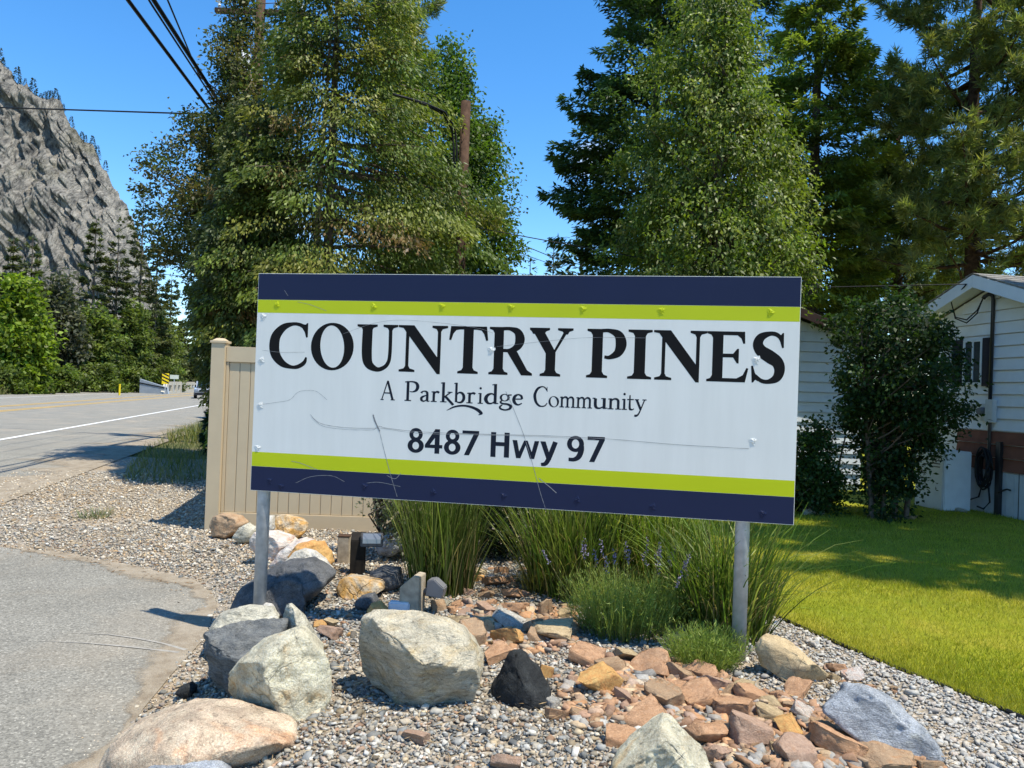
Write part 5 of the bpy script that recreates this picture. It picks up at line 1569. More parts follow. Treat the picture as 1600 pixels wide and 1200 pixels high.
def conifer(name, label, loc, H, prof, nb, N, seed, cols, cl=.16, cw=.05, droop=(-.25, .25), up=.15, hang=.15, whorl=.5, bark='bark', tr=.16, mat='needle', cat_='conifer', group=None, pale=0, inner=.12, flat=.45, tipc=1.35, limbs=60, lean=0.0):
    r = np.random.default_rng(seed)
    root = tag(empty(name, loc), label, cat_, group)
    ph_ = np.array([p[0] for p in prof]); pl_ = np.array([p[1] for p in prof]); pr_ = np.array([p[2] for p in prof])
    h0, h1 = ph_.min(), min(ph_.max(), H)
    hb = h0 + (h1 - h0) * r.random(nb)
    if whorl: hb = np.round(hb / whorl) * whorl + r.normal(0, .07, nb)
    az = r.random(nb) * 2 * PI
    ww = (1 + np.cos(az)) / 2
    L = (np.interp(hb, ph_, pl_) * (1 - ww) + np.interp(hb, ph_, pr_) * ww) * np.clip(r.normal(.93, .14, nb), .45, 1.2)
    L = np.maximum(L, .08)
    f = (hb - h0) / (h1 - h0 + 1e-6)
    p0 = droop[0] * (1 - f) + droop[1] * f + r.normal(0, .08, nb)
    idx = r.choice(nb, N, p=L ** 1.35 / (L ** 1.35).sum())
    t = inner + (1 - inner) * r.random(N) ** .62
    Li = L[idx]
    wt = Li * .40 * (1 - t) ** .75 + .05 + .04 * Li
    s = r.random(N) ** .8 * wt
    sd = r.choice([-1, 1], N)
    ca, sa = np.cos(az[idx]), np.sin(az[idx])
    D = np.stack([ca, sa, 0 * ca], 1); Lt = np.stack([-sa, ca, 0 * ca], 1) * sd[:, None]
    zz = hb[idx] + Li * (p0[idx] * t + up * t * t) - s * hang * 1.2 + r.normal(0, .03 + .03 * flat, N)
    P_ = D * (Li * t * .94 + s * .5)[:, None] + Lt * (s * .85)[:, None]
    P_[:, 2] += zz
    P_[:, 0] += lean * zz
    dr = D * .7 + Lt * .75 * (s / (wt + 1e-6))[:, None] + r.normal(0, .33, (N, 3))
    dr[:, 2] += p0[idx] + up - hang * 1.6
    nrm = np.array([0, 0, 1.0]) + r.normal(0, flat, (N, 3))
    bc = pal(r, nb, cols, .16)[idx]
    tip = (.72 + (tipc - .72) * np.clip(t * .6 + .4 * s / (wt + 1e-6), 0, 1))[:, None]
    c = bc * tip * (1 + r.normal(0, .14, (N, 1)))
    if pale:
        pk = r.random(nb) < pale
        kk = pk[idx]; c[kk] = pal(r, kk.sum(), [(0.2, 0.12, 0.04), (0.17, 0.14, 0.05)], .2)
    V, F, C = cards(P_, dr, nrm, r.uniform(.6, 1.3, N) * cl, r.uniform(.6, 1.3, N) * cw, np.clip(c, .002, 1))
    link('crown', np_mesh('crown', V, F, C, mat=M[mat]), root)
    paths = [([(lean * z_, 0, z_) for z_ in np.linspace(-.3, H, 10)], [tr * (1 - .93 * q / 9) + .01 for q in range(10)])]
    for k in r.choice(nb, min(limbs, nb), replace=False):
        d = Vector((math.cos(az[k]), math.sin(az[k]), 0))
        pts = [Vector((lean * hb[k], 0, hb[k])) + d * L[k] * q + Vector((0, 0, L[k] * (p0[k] * q + up * q * q))) for q in (0, .3, .6, .9)]
        b0 = .010 + .012 * L[k]
        paths.append((pts, [b0, b0 * .7, b0 * .45, .004]))
    tubes(paths, 'trunk', M[bark], root, 6)
    return root


def pine(name, label, loc, H, prof, nb, ntuft, needles, seed, cols, nl=.2, nw=.018, bark='bark_red', tr=.22, group=None, limbs=80):
    r = np.random.default_rng(seed)
    root = tag(empty(name, loc), label, 'pine', group)
    ph_ = np.array([p[0] for p in prof]); pl_ = np.array([p[1] for p in prof]); pr_ = np.array([p[2] for p in prof])
    h0, h1 = ph_.min(), min(ph_.max(), H)
    hb = h0 + (h1 - h0) * r.random(nb)
    az = r.random(nb) * 2 * PI; ww = (1 + np.cos(az)) / 2
    L = np.maximum((np.interp(hb, ph_, pl_) * (1 - ww) + np.interp(hb, ph_, pr_) * ww) * r.uniform(.55, 1.1, nb), .2)
    p0 = r.normal(-.05, .2, nb); up = r.uniform(.05, .45, nb)
    idx = r.choice(nb, ntuft, p=L ** 1.2 / (L ** 1.2).sum())
    t = .35 + .68 * r.random(ntuft) ** .6
    Li = L[idx]
    D = np.stack([np.cos(az[idx]), np.sin(az[idx]), 0 * t], 1); Lt = np.stack([-D[:, 1], D[:, 0], 0 * t], 1)
    s = r.normal(0, 1, ntuft) * Li * .16 * (1.2 - t)
    P_ = D * (Li * t)[:, None] + Lt * s[:, None]
    P_[:, 2] += hb[idx] + Li * (p0[idx] * t + up[idx] * t * t) + np.abs(r.normal(0, .12, ntuft))
    td = unit(D * .8 + Lt * np.sign(s)[:, None] * .4 + np.array([0, 0, .55]) + r.normal(0, .3, (ntuft, 3)))
    K = needles
    base = np.repeat(P_, K, 0) + np.repeat(td, K, 0) * (r.random((ntuft * K, 1)) * .14 - .05)
    dr = unit(np.repeat(td, K, 0) * .75 + r.normal(0, .62, (ntuft * K, 3)))
    c = np.repeat(pal(r, ntuft, cols, .2), K, 0) * (1 + r.normal(0, .15, (ntuft * K, 1)))
    V, F, C = cards(base, dr, r.normal(0, 1, (ntuft * K, 3)), r.uniform(.7, 1.15, ntuft * K) * nl, np.full(ntuft * K, nw), np.clip(c, .002, 1))
    link('crown', np_mesh('crown', V, F, C, mat=M['needle']), root)
    paths = [([(.06 * math.sin(z_ * .5), 0, z_) for z_ in np.linspace(-.3, H, 12)], [tr * (1 - .9 * q / 11) + .01 for q in range(12)])]
    for k in r.choice(nb, min(limbs, nb), replace=False):
        d = Vector((math.cos(az[k]), math.sin(az[k]), 0))
        pts = [Vector((0, 0, hb[k])) + d * L[k] * q + Vector((r.normal(0, .04), r.normal(0, .04), L[k] * (p0[k] * q + up[k] * q * q))) for q in (0, .25, .5, .75, .98)]
        b0 = .018 + .016 * L[k]
        paths.append((pts, [b0, b0 * .8, b0 * .6, b0 * .4, .006]))
    tubes(paths, 'trunk', M[bark], root, 6)
    return root


def broadleaf(name, label, loc, H, prof, nclump, per, seed, cols, ll=.075, lw=.045, cr_=.28, droop=.5, mat='leaf', bark='bark', tr=.12, cat_='tree', group=None, surf=.45, depth=1.0, limbs=60, stems=1, glint=0.0, tflat=.7, pale_twigs=0):
    r = np.random.default_rng(seed)
    root = tag(empty(name, loc), label, cat_, group)
    ph_ = np.array([p[0] for p in prof]); pl_ = np.array([p[1] for p in prof]); pr_ = np.array([p[2] for p in prof])
    hs = np.linspace(ph_.min(), ph_.max(), 80)
    wgt = np.interp(hs, ph_, pl_ + pr_) ** 1.3 + .01
    hh = r.choice(hs, nclump, p=wgt / wgt.sum()) + r.normal(0, .08, nclump)
    az = r.random(nclump) * 2 * PI; ww = (1 + np.cos(az)) / 2
    R_ = np.interp(hh, ph_, pl_) * (1 - ww) + np.interp(hh, ph_, pr_) * ww
    q_ = r.random(nclump) ** surf
    q_ = q_ * (1 + .24 * vnoise(np.stack([np.cos(az) * 2, np.sin(az) * 2, hh * 1.2], 1), seed))
    P_ = np.stack([np.cos(az) * R_ * q_, np.sin(az) * R_ * q_ * depth, hh], 1)
    rad_c = cr_ * r.uniform(.6, 1.4, nclump)
    N = nclump * per
    k = np.repeat(np.arange(nclump), per)
    off = np.clip(r.normal(0, 1, (N, 3)), -1.75, 1.75) * np.array([1, 1, tflat]) * rad_c[k][:, None] * .55
    base = P_[k] + off
    out = unit(base * [1, 1, .0] + [0, 0, .001])
    dr = out * .5 + r.normal(0, .7, (N, 3)); dr[:, 2] -= droop
    nrm = out * .5 + np.array([0, 0, .8]) + r.normal(0, .7, (N, 3))
    c = pal(r, nclump, cols, .17)[k] * (1 + r.normal(0, .17, (N, 1)))
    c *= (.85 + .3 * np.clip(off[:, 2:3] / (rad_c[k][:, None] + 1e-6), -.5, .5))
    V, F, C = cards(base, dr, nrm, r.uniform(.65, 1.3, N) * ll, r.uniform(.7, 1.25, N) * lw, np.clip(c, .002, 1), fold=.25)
    link('crown', np_mesh('crown', V, F, C, mat=M[mat]), root)
    paths = []
    top = ph_.max() * .92
    sx = [0] if stems == 1 else np.linspace(-.25, .25, stems)
    for s0 in sx:
        paths.append(([(s0 * (1 + z_ / top), .1 * s0, z_) for z_ in np.linspace(-.3, top, 8)], [tr * (1 - .9 * q / 7) + .008 for q in range(8)]))
    for k in r.choice(nclump, min(limbs, nclump), replace=False):
        e = Vector(P_[k]); h_ = max(.2, e.z - .55 * math.hypot(e.x, e.y) - .2)
        b = Vector((sx[0] * (1 + h_ / top), 0, h_)); m_ = b.lerp(e, .5) + Vector((r.normal(0, .08), r.normal(0, .08), r.normal(.05, .08)))
        b0 = .008 + .007 * (e - b).length
        paths.append(([b, m_, e], [b0, b0 * .7, .004]))
    tubes(paths, 'trunk', M[bark], root, 6)
    if pale_twigs:
        paths = []
        for k in r.choice(nclump, pale_twigs, replace=False):
            e = Vector(P_[k]) * 1.05; e.z = P_[k][2]
            b = Vector(P_[k]) * .45; b.z = P_[k][2] + r.uniform(-.1, .4)
            m_ = b.lerp(e, .55) + Vector((r.normal(0, .1), r.normal(0, .1), .15))
            e2 = e + Vector((r.normal(0, .15), -.1, -r.uniform(.1, .4)))
            paths.append(([b, m_, e, e2], [.014, .011, .007, .003]))
        tubes(paths, 'bare_twigs', M['bark_pale'], root, 5)['kind'] = 'stuff'
    return root


FIRC = [(0.06, 0.105, 0.034), (0.075, 0.125, 0.034), (0.095, 0.145, 0.034), (0.045, 0.085, 0.03)]
PINEC = [(0.17, 0.215, 0.055), (0.22, 0.25, 0.065), (0.28, 0.28, 0.085), (0.115, 0.155, 0.05)]
CEDC = [(0.105, 0.145, 0.024), (0.14, 0.175, 0.028), (0.08, 0.12, 0.022), (0.185, 0.185, 0.034)]
DECC = [(0.09, 0.16, 0.02), (0.13, 0.205, 0.026), (0.065, 0.12, 0.018)]


def base_at(px, Y): 
    P_ = dep(px, 600, Y); return (P_[0], Y, 0.0)


# cedars behind the fence
Y = 13.0
conifer('cedar_tree', 'large olive green cedar with two visible trunks rising behind the left half of the sign', base_at(505, Y), 10.5,
        prof_px(500, 0, Y, [(-260, 470, 540), (-150, 430, 600), (-40, 410, 640), (60, 405, 668), (150, 380, 680), (230, 345, 752), (300, 330, 772), (360, 330, 772), (430, 325, 790), (500, 320, 780), (600, 340, 740)]),
        520, 150000, 31, CEDC, cl=.09, cw=.036, droop=(-.35, .15), up=-.12, hang=.4, whorl=0, bark='bark', tr=.13, pale=.03, flat=1.7, tipc=1.3, limbs=150, cat_='cedar')
q = MB(); q.tube([(-.28, .1, -.3), (-.24, .05, 2), (-.22, 0, 4), (-.1, 0, 8)], [.09, .08, .06, .02], 7)
q.build('trunk', M['bark_pale'], [o for o in COL.objects if o.name == 'cedar_tree'][0], smooth=True)
conifer('cedar_tree', 'dense shaded cedar behind the fence post, left of the two-trunked cedar', base_at(372, 12.4), 6.4,
        prof_px(372, 0, 12.4, [(130, 360, 395), (200, 335, 430), (280, 318, 450), (360, 298, 460), (430, 292, 470), (500, 300, 470), (580, 325, 450)]),
        280, 52000, 32, [(0.07, 0.09, 0.025), (0.095, 0.11, 0.028), (0.055, 0.075, 0.025)], cl=.08, cw=.034, droop=(-.3, .1), up=-.1, hang=.45, whorl=0, pale=.05, flat=.9, limbs=60, cat_='cedar')
broadleaf('leafy_tree', 'loose dark-leaved tree reaching over the highway left of the cedars, sky showing through', base_at(350, 15.5), 9.5,
          prof_px(350, 0, 15.5, [(-20, -330 + 690, 470), (20, 375, 470), (80, 335, 470), (150, 345, 470), (200, 300, 470), (250, 262, 470), (290, 205, 450), (340, 200, 440), (390, 215, 430), (450, 285, 430), (530, 320, 420)]),
          600, 75, 33, [(0.075, 0.11, 0.035), (0.095, 0.125, 0.04), (0.12, 0.125, 0.04), (0.15, 0.125, 0.04)], ll=.085, lw=.05, cr_=.30, droop=.25, limbs=170, surf=.55, pale_twigs=40)
broadleaf('leafy_tree', 'bright green round-crowned tree behind the cut-off wooden pole', base_at(690, 21), 13.5,
          prof_px(690, 0, 21, [(70, 610, 668), (110, 590, 690), (150, 570, 706), (200, 560, 760), (250, 560, 788), (310, 560, 798), (370, 560, 792), (430, 560, 785), (520, 580, 760)]),
          680, 75, 34, DECC, ll=.12, lw=.075, cr_=.42, droop=.4, limbs=150, surf=.4)
pine('ponderosa_pine', 'tall dark pine whose needles show above the bright green round tree', base_at(600, 24), 19,
     prof_px(600, 0, 24, [(-120, 560, 660), (-20, 560, 690), (40, 560, 672), (110, 560, 650), (180, 580, 640)]), 90, 1100, 20, 35, PINEC, nl=.3, nw=.03, group='ponderosa pines')

# right hand side
Y = 17.0
conifer('fir_tree', 'dark green fir left of the poplar, its branches drooping into the blue sky gap', base_at(1010, Y), 15,
        prof_px(1010, 0, Y, [(-260, 960, 1060), (-100, 930, 1090), (0, 905, 1110), (60, 898, 1120), (120, 892, 1130), (180, 872, 1140), (250, 852, 1150), (310, 862, 1150), (345, 870, 1150), (420, 885, 1150), (520, 880, 1150)]),
        330, 80000, 41, FIRC, cl=.16, cw=.055, droop=(-.3, .1), up=.2, hang=.2, whorl=.55, tr=.2, group='firs behind the sign', cat_='fir')
broadleaf('poplar_tree', 'tall shiny-leaved poplar glittering in the sun directly behind the right half of the sign', base_at(1115, 12.6), 9.0,
          prof_px(1115, 0, 12.6, [(-60, 1060, 1120), (0, 1040, 1140), (60, 1010, 1150), (120, 990, 1160), (190, 975, 1180), (250, 970, 1225), (310, 960, 1240), (370, 945, 1255), (430, 930, 1272), (470, 965, 1250), (505, 1040, 1200)]),
          760, 80, 42, [(0.15, 0.215, 0.026), (0.19, 0.25, 0.03), (0.10, 0.155, 0.02), (0.25, 0.29, 0.08)], ll=.085, lw=.042, cr_=.27, droop=.9, mat='leaf_gloss', limbs=170, surf=.5, bark='bark')
Y = 19.5
conifer('fir_tree', 'sunlit olive fir standing between the poplar and the dark pine', base_at(1262, Y), 17,
        prof_px(1262, 0, Y, [(-200, 1235, 1300), (-60, 1215, 1320), (20, 1205, 1330), (80, 1195, 1345), (160, 1180, 1365), (240, 1175, 1390), (320, 1165, 1375), (400, 1160, 1370), (480, 1165, 1370), (560, 1180, 1360)]),
        360, 80000, 43, [(0.17, 0.225, 0.036), (0.215, 0.255, 0.042), (0.125, 0.175, 0.034)], cl=.17, cw=.055, droop=(-.25, .12), up=.15, hang=.25, whorl=.5, tr=.2, group='firs behind the sign', cat_='fir')
conifer('fir_tree', 'tall thin-topped fir seen behind the poplar, sky glinting through', base_at(1150, 23), 19,
        prof_px(1150, 0, 23, [(-260, 1130, 1170), (-80, 1080, 1205), (40, 1060, 1225), (150, 1050, 1240), (300, 1040, 1250), (450, 1040, 1250)]),
        200, 22000, 44, FIRC, cl=.22, cw=.07, droop=(-.25, .1), up=.15, hang=.2, whorl=.6, tr=.2, group='firs behind the sign', cat_='fir')
Y = 17.5
pine('ponderosa_pine', 'big ponderosa pine with clustered long needles behind the white house', base_at(1512, Y), 16.5,
     prof_px(1512, 0, Y, [(-220, 1440, 1590), (-80, 1390, 1640), (0, 1385, 1670), (50, 1352, 1680), (100, 1365, 1690), (170, 1360, 1700), (250, 1345, 1690), (330, 1330, 1690), (400, 1335, 1680), (460, 1360, 1640)]),
     300, 5200, 24, 45, PINEC, nl=.24, nw=.026, group='ponderosa pines')
pine('ponderosa_pine', 'shaded ponderosa pine filling the gap between the olive fir and the big pine', base_at(1395, 21.5), 11,
     prof_px(1395, 0, 21.5, [(190, 1370, 1420), (250, 1330, 1460), (330, 1310, 1490), (420, 1300, 1500), (520, 1310, 1480)]),
     160, 2600, 20, 46, [(0.12, 0.16, 0.05), (0.16, 0.195, 0.06)], nl=.28, nw=.03, group='ponderosa pines')
# the trees that throw the shade over the lawn and house (just outside the frame)
for k, (x_, y_, h_, rr, lb) in enumerate([(8.7, 5.9, 15, 2.5, 'ponderosa pine just right of the frame nearest the lawn'), (12.2, 6.1, 18, 2.9, 'ponderosa pine outside the frame, beside the right end of the white house'), (10.6, 8.2, 13, 2.2, 'smaller ponderosa pine outside the frame, close to the white house wall'), (15.2, 6.6, 20, 3.1, 'ponderosa pine farthest right outside the frame')]):
    pine('ponderosa_pine', lb, (x_, y_, 0.05), h_, [(2.6 + k * .3, rr * .9, rr * .9), (5, rr, rr), (h_ * .6, rr * .8, rr * .8), (h_, .4, .4)], 150, 2000, 12, 60 + k, PINEC, nl=.36, nw=.07, group='ponderosa pines')

# bush in front of the houses
Y = 10.6
broadleaf('leafy_shrub', 'tall dark leafy shrub in front of the gap between the two white houses', base_at(1395, Y), 3.4,
          prof_px(1395, 0, Y, [(462, 1350, 1400), (485, 1312, 1430), (515, 1290, 1490), (560, 1318, 1505), (610, 1325, 1508), (650, 1318, 1502), (700, 1345, 1470), (750, 1358, 1432), (805, 1365, 1420)]),
          300, 72, 51, [(0.026, 0.056, 0.014), (0.036, 0.072, 0.018), (0.048, 0.092, 0.022)], ll=.07, lw=.045, cr_=.2, droop=.3, stems=4, tr=.035, cat_='shrub', limbs=80, surf=.5)
broadleaf('leafy_shrub', 'small leafy shrub against the back house wall, just right of the sign edge', base_at(1272, 10.9), 1.9,
          prof_px(1272, 0, 10.9, [(668, 1258, 1290), (690, 1250, 1304), (720, 1245, 1312), (750, 1240, 1315), (800, 1245, 1315)]),
          110, 80, 52, [(0.045, 0.09, 0.02), (0.06, 0.115, 0.026)], ll=.06, lw=.04, cr_=.17, droop=.3, stems=3, tr=.02, cat_='shrub', limbs=30, surf=.5)
# shrubs in the bed behind the sign
G = at_g(640, 878)
broadleaf('silvery_shrub', 'silvery shrub with tiny pale leaves in front of the fence boards', (G[0], G[1] + .2, G[2]), 1.2,
          [(.05, .15, .15), (.3, .32, .35), (.6, .36, .4), (.95, .28, .35), (1.15, .12, .2)], 110, 70, 54, [(0.2, 0.22, 0.14), (0.28, 0.28, 0.2), (0.1, 0.13, 0.06)], ll=.035, lw=.02, cr_=.13, droop=-.2, stems=4, tr=.012, cat_='shrub', limbs=60)
G = at_g(785, 882)
broadleaf('dark_shrub', 'dense blackish green shrub between the left and middle grass clumps', (G[0], G[1] + .5, G[2]), 1.3,
          [(.05, .4, .4), (.4, .55, .55), (.9, .5, .5), (1.3, .25, .25)], 140, 80, 55, [(0.012, 0.028, 0.01), (0.02, 0.04, 0.012)], ll=.05, lw=.03, cr_=.17, droop=.1, stems=3, tr=.015, cat_='shrub', limbs=30)

# conifers along the right side of the road, behind the fence
for k, (px, Y, top, wl, wr, lb) in enumerate([(364, 24, 452, 24, 60, 'dark conifer beside the road, showing left of the fence post'), (374, 33, 470, 30, 60, 'dark conifer farther along the road, behind the one at the fence post'), (343, 17.5, 640, 16, 40, 'low dark conifer at the road edge in front of the silver car'), (392, 44, 480, 36, 60, 'farthest dark conifer on the near side of the road')]):
    H_ = dep(px, top, Y)[2]
    b0 = base_at(px, Y)
    hw = wl * Y / FPX
    conifer('roadside_conifer', lb, b0, H_ + .3, [(.1, hw * 1.05, hw * 2), (H_ * .3, hw, hw * 2), (H_ * .7, hw * .6, hw * 1.2), (H_ + .3, .08, .08)], 130, 9000, 70 + k, [(0.022, 0.045, 0.02), (0.032, 0.058, 0.022)], cl=.2, cw=.07, droop=(-.2, .2), whorl=.4, tr=.12, group='dark conifers along the near side of the road', limbs=15)

# ================================================================== WHITE HOUSE ON THE RIGHT
HP = (7.634, 11.079, 0.05)
HA = math.atan2(-.99, .139)
house = tag(empty('white_house', HP, HA), 'white sided mobile home on the right with red-brown skirting band and a gable roof', 'house')
UL, UR, UA, ZA, ZE, ZS, ZB = -1.75, .61, -.57, 3.60, 3.17, 1.30, .68
wb = MB(); wb.prism([(UL, -.2), (UR, -.2), (UR, ZE), (UA, ZA), (UL, ZE)], 'y', .02, 9.5)
wall = wb.build('wall', M['siding'], house)


def ztop(u): return ZA - (ZA - ZE) * abs(u - UA) / (UA - UL if u < UA else UR - UA)


def planks(parent, mat, z0, z1, n, u0, u1, gable=False, nm='plank', yo=0.0):
    h = (z1 - z0) / n
    for k in range(n):
        a, b_ = z0 + k * h, z0 + (k + 1) * h - .004
        ua, ub = u0, u1
        if gable and b_ > ZE:
            f = min(1, (b_ - ZE) / (ZA - ZE))
            ua = u0 + (UA - u0) * f; ub = u1 + (UA - u1) * f
            if ub - ua < .15: continue
        q = MB(); q.prism([(yo - .030, a + .010), (yo + .018, a + .010), (yo + .018, b_), (yo - .002, b_)], 'x', ua, ub)
        q.build(nm, mat, parent)


planks(wall, M['siding'], ZS, 3.56, 12, UL, UR, True)
planks(wall, M['brick_red'], ZB, ZS - .004, 3, UL + .5, UR, False, 'skirting_board', -.012)
u = UL + .5
while u < UR - .02:
    q = MB(); q.prism([(u, -.15), (min(u + .15, UR) - .005, -.15), (min(u + .15, UR) - .005, ZB - .006), (u, ZB - .006)], 'y', -.026, .018)
    q.build('skirting_panel', M['skirting'], wall); u += .15
# roof with overhang, soffit and barge boards
for s, e in ((-1, UL - .27), (1, UR + .27)):
    ze = ZA - (ZA - ZE) / (UA - UL) * abs(e - UA)
    q = MB(); q.prism([(UA, ZA + .06), (e, ze + .06), (e, ze + .16), (UA, ZA + .16)], 'y', -.36, 9.6)
    rf = q.build('roof', M['shingle'], house)
    q = MB(); q.prism([(UA + s * .002, ZA - .06), (e, ze - .06), (e, ze + .135), (UA + s * .002, ZA + .135)], 'y', -.392, -.362)
    q.build('barge_board', M['trim'], rf)
    q = MB(); q.prism([(UA, ZA + .03), (e, ze + .03), (e, ze + .057), (UA, ZA + .057)], 'y', -.36, .015)
    q.build('soffit', M['trim'], rf)
    for k in range(16):
        yy = -.4 + k * .62
        q = MB()
        n_ = 9
        for m_ in range(n_):
            t0, t1 = m_ / n_, (m_ + 1) / n_ - .01
            q.prism([(UA + (e - UA) * t0, ZA + (ze - ZA) * t0 + .163), (UA + (e - UA) * t1, ZA + (ze - ZA) * t1 + .178), (UA + (e - UA) * t1, ZA + (ze - ZA) * t1 + .163)], 'y', yy, yy + .6)
        if k < 2: q.build('shingle_course', M['shingle'], rf)
w_ = MB()
for a in ((-1.15, 2.02, -.74, 2.06), (-1.15, 2.72, -.74, 2.76), (-1.15, 2.062, -1.11, 2.718), (-.78, 2.062, -.74, 2.718), (-.955, 2.062, -.93, 2.718)):
    w_.box(a[0], -.045, a[1], a[2], -.014, a[3])
win = w_.build('window', M['trim'], house)
for a, b_ in ((-1.108, -.957), (-.928, -.782)):
    q = MB(); q.box(a, -.03, 2.062, b_, -.02, 2.718); q.build('pane', M['glass'], win)
for a, b_ in ((-1.385, -1.165), (-.725, -.595)):
    q = MB(); q.box(a, -.05, 2.0, b_, -.02, 2.77)
    s_ = q.build('shutter', M['shutter'], house)
    for k in range(12):
        z = 2.04 + k * .058
        p = MB(); p.prism([(-.057, z), (-.051, z), (-.051, z + .05), (-.053, z + .05)], 'x', a + .025, b_ - .025); p.build('slat', M['shutter'], s_)
q = MB()
q.tube([(-.54, -.05, 1.78), (-.53, -.05, 3.36), (-.535, -.06, 3.42), (-.575, -.09, 3.45), (-.62, -.12, 3.42), (-.635, -.14, 3.38)], [.028, .028, .03, .032, .034, .03], 8)
c = q.build('service_mast', M['black_metal'], house, smooth=True)
q = MB()
for k in range(2):
    q.tube([(-.635, -.14, 3.39), (-.68, -.2, 3.2 - k * .05), (-.85, -.24, 3.06 - k * .05), (-1.05, -.28, 3.12 - k * .02), (-1.13, -.3, 3.38), (-.66, -.42, 3.60)], .011, 5)
q.build('drip_loop', M['cable'], c, smooth=True)
q = MB(); q.box(-.575, -.11, 1.43, -.42, -.022, 1.79); q.build('meter_panel', M['grey_plastic'], house, bevel=.008).data.materials[0] = M['skirting']
q = MB(); q.tube([(-.67, -.02, 1.6), (-.67, -.10, 1.6), (-.67, -.14, 1.6)], [.062, .062, .05], 16); q.build('electric_meter', M['grey_plastic'], house)
q = MB(); q.box(-.735, -.04, 1.45, -.605, -.022, 1.72); q.build('meter_base', M['skirting'], house)
q = MB(); q.tube([(-.53, -.05, 1.43), (-.53, -.05, .75)], .025, 8); q.build('conduit', M['black_metal'], house)
q = MB(); q.box(-.36, -.085, 0, -.27, -.03, 1.14); q.build('downpipe', M['black_metal'], house)
q = MB(); q.box(.03, -.03, 0, .042, -.0265, .72); q.build('panel_joint', M['black_metal'], house)
q = MB(); q.tube([(-.30, -.08, .36), (-.2, -.10, .40), (-.1, -.10, .44), (-.05, -.09, .43)], .014, 6); q.build('tap', M['black_metal'], house)
hz_ = tag(empty('garden_hose', (0, 0, 0)), 'black garden hose coiled in loops hanging on the house wall', 'hose')
HM = Matrix.Translation(HP) @ Matrix.Rotation(HA, 4, 'Z')
rs = random.Random(9)
q = MB()
for k in range(9):
    cx, cz, rx, rz_ = -.50 + rs.uniform(-.03, .03), .72 + rs.uniform(-.05, .04), .12 + rs.uniform(-.02, .03), .26 + rs.uniform(-.05, .05)
    q.tube([HM @ Vector((cx + rx * math.cos(t), -.10 - .012 * k, cz + rz_ * math.sin(t))) for t in np.linspace(0, 2 * PI, 25)], .013, 6)
o_ = q.build('coil', M['cable'], hz_, smooth=True)
q = MB(); q.tube([HM @ Vector(p) for p in [(-.42, -.12, .9), (-.62, -.13, .25), (-.8, -.13, .18), (-1.0, -.12, .3), (-1.1, -.1, .7)]], .013, 6)
q.build('loose_end', M['cable'], hz_, smooth=True)
q = MB(); q.tube([HM @ Vector(p) for p in [(-.45, -.12, .5), (-.38, -.14, .2), (-.48, -.16, .08), (-.62, -.15, .1)]], .013, 6)
q.build('loose_end', M['cable'], hz_, smooth=True)
A = HM @ Vector((-1.0, -.45, 0))
t = tag(empty('utility_cabinet', A, HA), 'pale blue-grey metal cabinet standing against the house beside the shrub', 'cabinet')
q = MB(); q.box(-.34, -.25, 0, .34, .22, .95); cb = q.build('body', M['siding_grey'], t, bevel=.012)
q = MB(); q.box(-.31, -.262, .05, .31, -.2525, .90); dr_ = q.build('door', M['siding_grey'], t, bevel=.003)
for k in range(4):
    q = MB(); q.box(.05, -.27, .68 + k * .05, .25, -.2635, .70 + k * .05); q.build('vent', M['grey_plastic'], dr_)

# ================================================================== HOUSE BEHIND
H2 = tag(empty('neighbour_house', (5.0, 14.0, 0.05), rad(-3)), 'pale blue-grey sided mobile home behind the shrub with a brown roof edge', 'house')
q = MB(); q.prism([(-1.6, -.2), (1.6, -.2), (1.6, 2.74), (0, 3.36), (-1.6, 2.74)], 'y', .02, 8)
w2 = q.build('wall', M['siding_grey'], H2)
for k in range(18):
    a, b_ = .12 + k * .19, .12 + (k + 1) * .19 - .004
    f = max(0, min(1, (b_ - 2.74) / .62))
    if f > .93: continue
    q = MB(); q.prism([(-.034, a + .012), (.018, a + .012), (.018, b_), (-.002, b_)], 'x', -1.6 * (1 - f), 1.6 * (1 - f)); q.build('plank', M['siding_grey'], w2)
for s in (-1, 1):
    q = MB(); q.prism([(0, 3.42), (s * 1.85, 2.70), (s * 1.85, 2.80), (0, 3.52)], 'y', -.3, 8.2); r2 = q.build('roof', M['shingle'], H2)
    q = MB(); q.prism([(s * .002, 3.34), (s * 1.85, 2.62), (s * 1.85, 2.79), (s * .002, 3.51)], 'y', -.33, -.302); q.build('barge_board', M['roof_brown'], r2)
# pale field stones along the lawn in front of the shrub
for k, (px, py, s, lb) in enumerate([(1270, 804, .28, 'pale grey field stone at the lawn edge right beside the sign panel'), (1365, 808, .2, 'grey field stone under the tall dark shrub'), (1500, 800, .16, 'small pale stone at the foot of the house skirting'), (1424, 812, .13, 'brown stone at the lawn edge between shrub and cabinet')]):
    G = at(px, py, .06)
    o = link('field_stone', STONES[(k * 3) % 14], None, (G[0], G[1], .06 + s * .2), (0, 0, k)); o.scale = (s * 1.3, s, s * .9)
    o.material_slots[0].link = 'OBJECT'; o.material_slots[0].material = RM['greywhite' if k < 3 else 'brown']
    tag(o, lb, 'stone', 'field stones by the house')

# ================================================================== POLES AND CABLES
def cable(name, pts, r, label, sag=0.0, grp='overhead cables'):
    P_ = []
    for a, b_ in zip(pts[:-1], pts[1:]):
        a, b_ = Vector(a), Vector(b_)
        for k in range(12):
            t = k / 12
            p = a.lerp(b_, t); p.z -= sag * 4 * t * (1 - t); P_.append(p)
    P_.append(Vector(pts[-1]))
    q = MB(); q.tube(P_, r, 6)
    return tag(q.build(name, M['cable'], None, smooth=True), label, 'cable', grp)


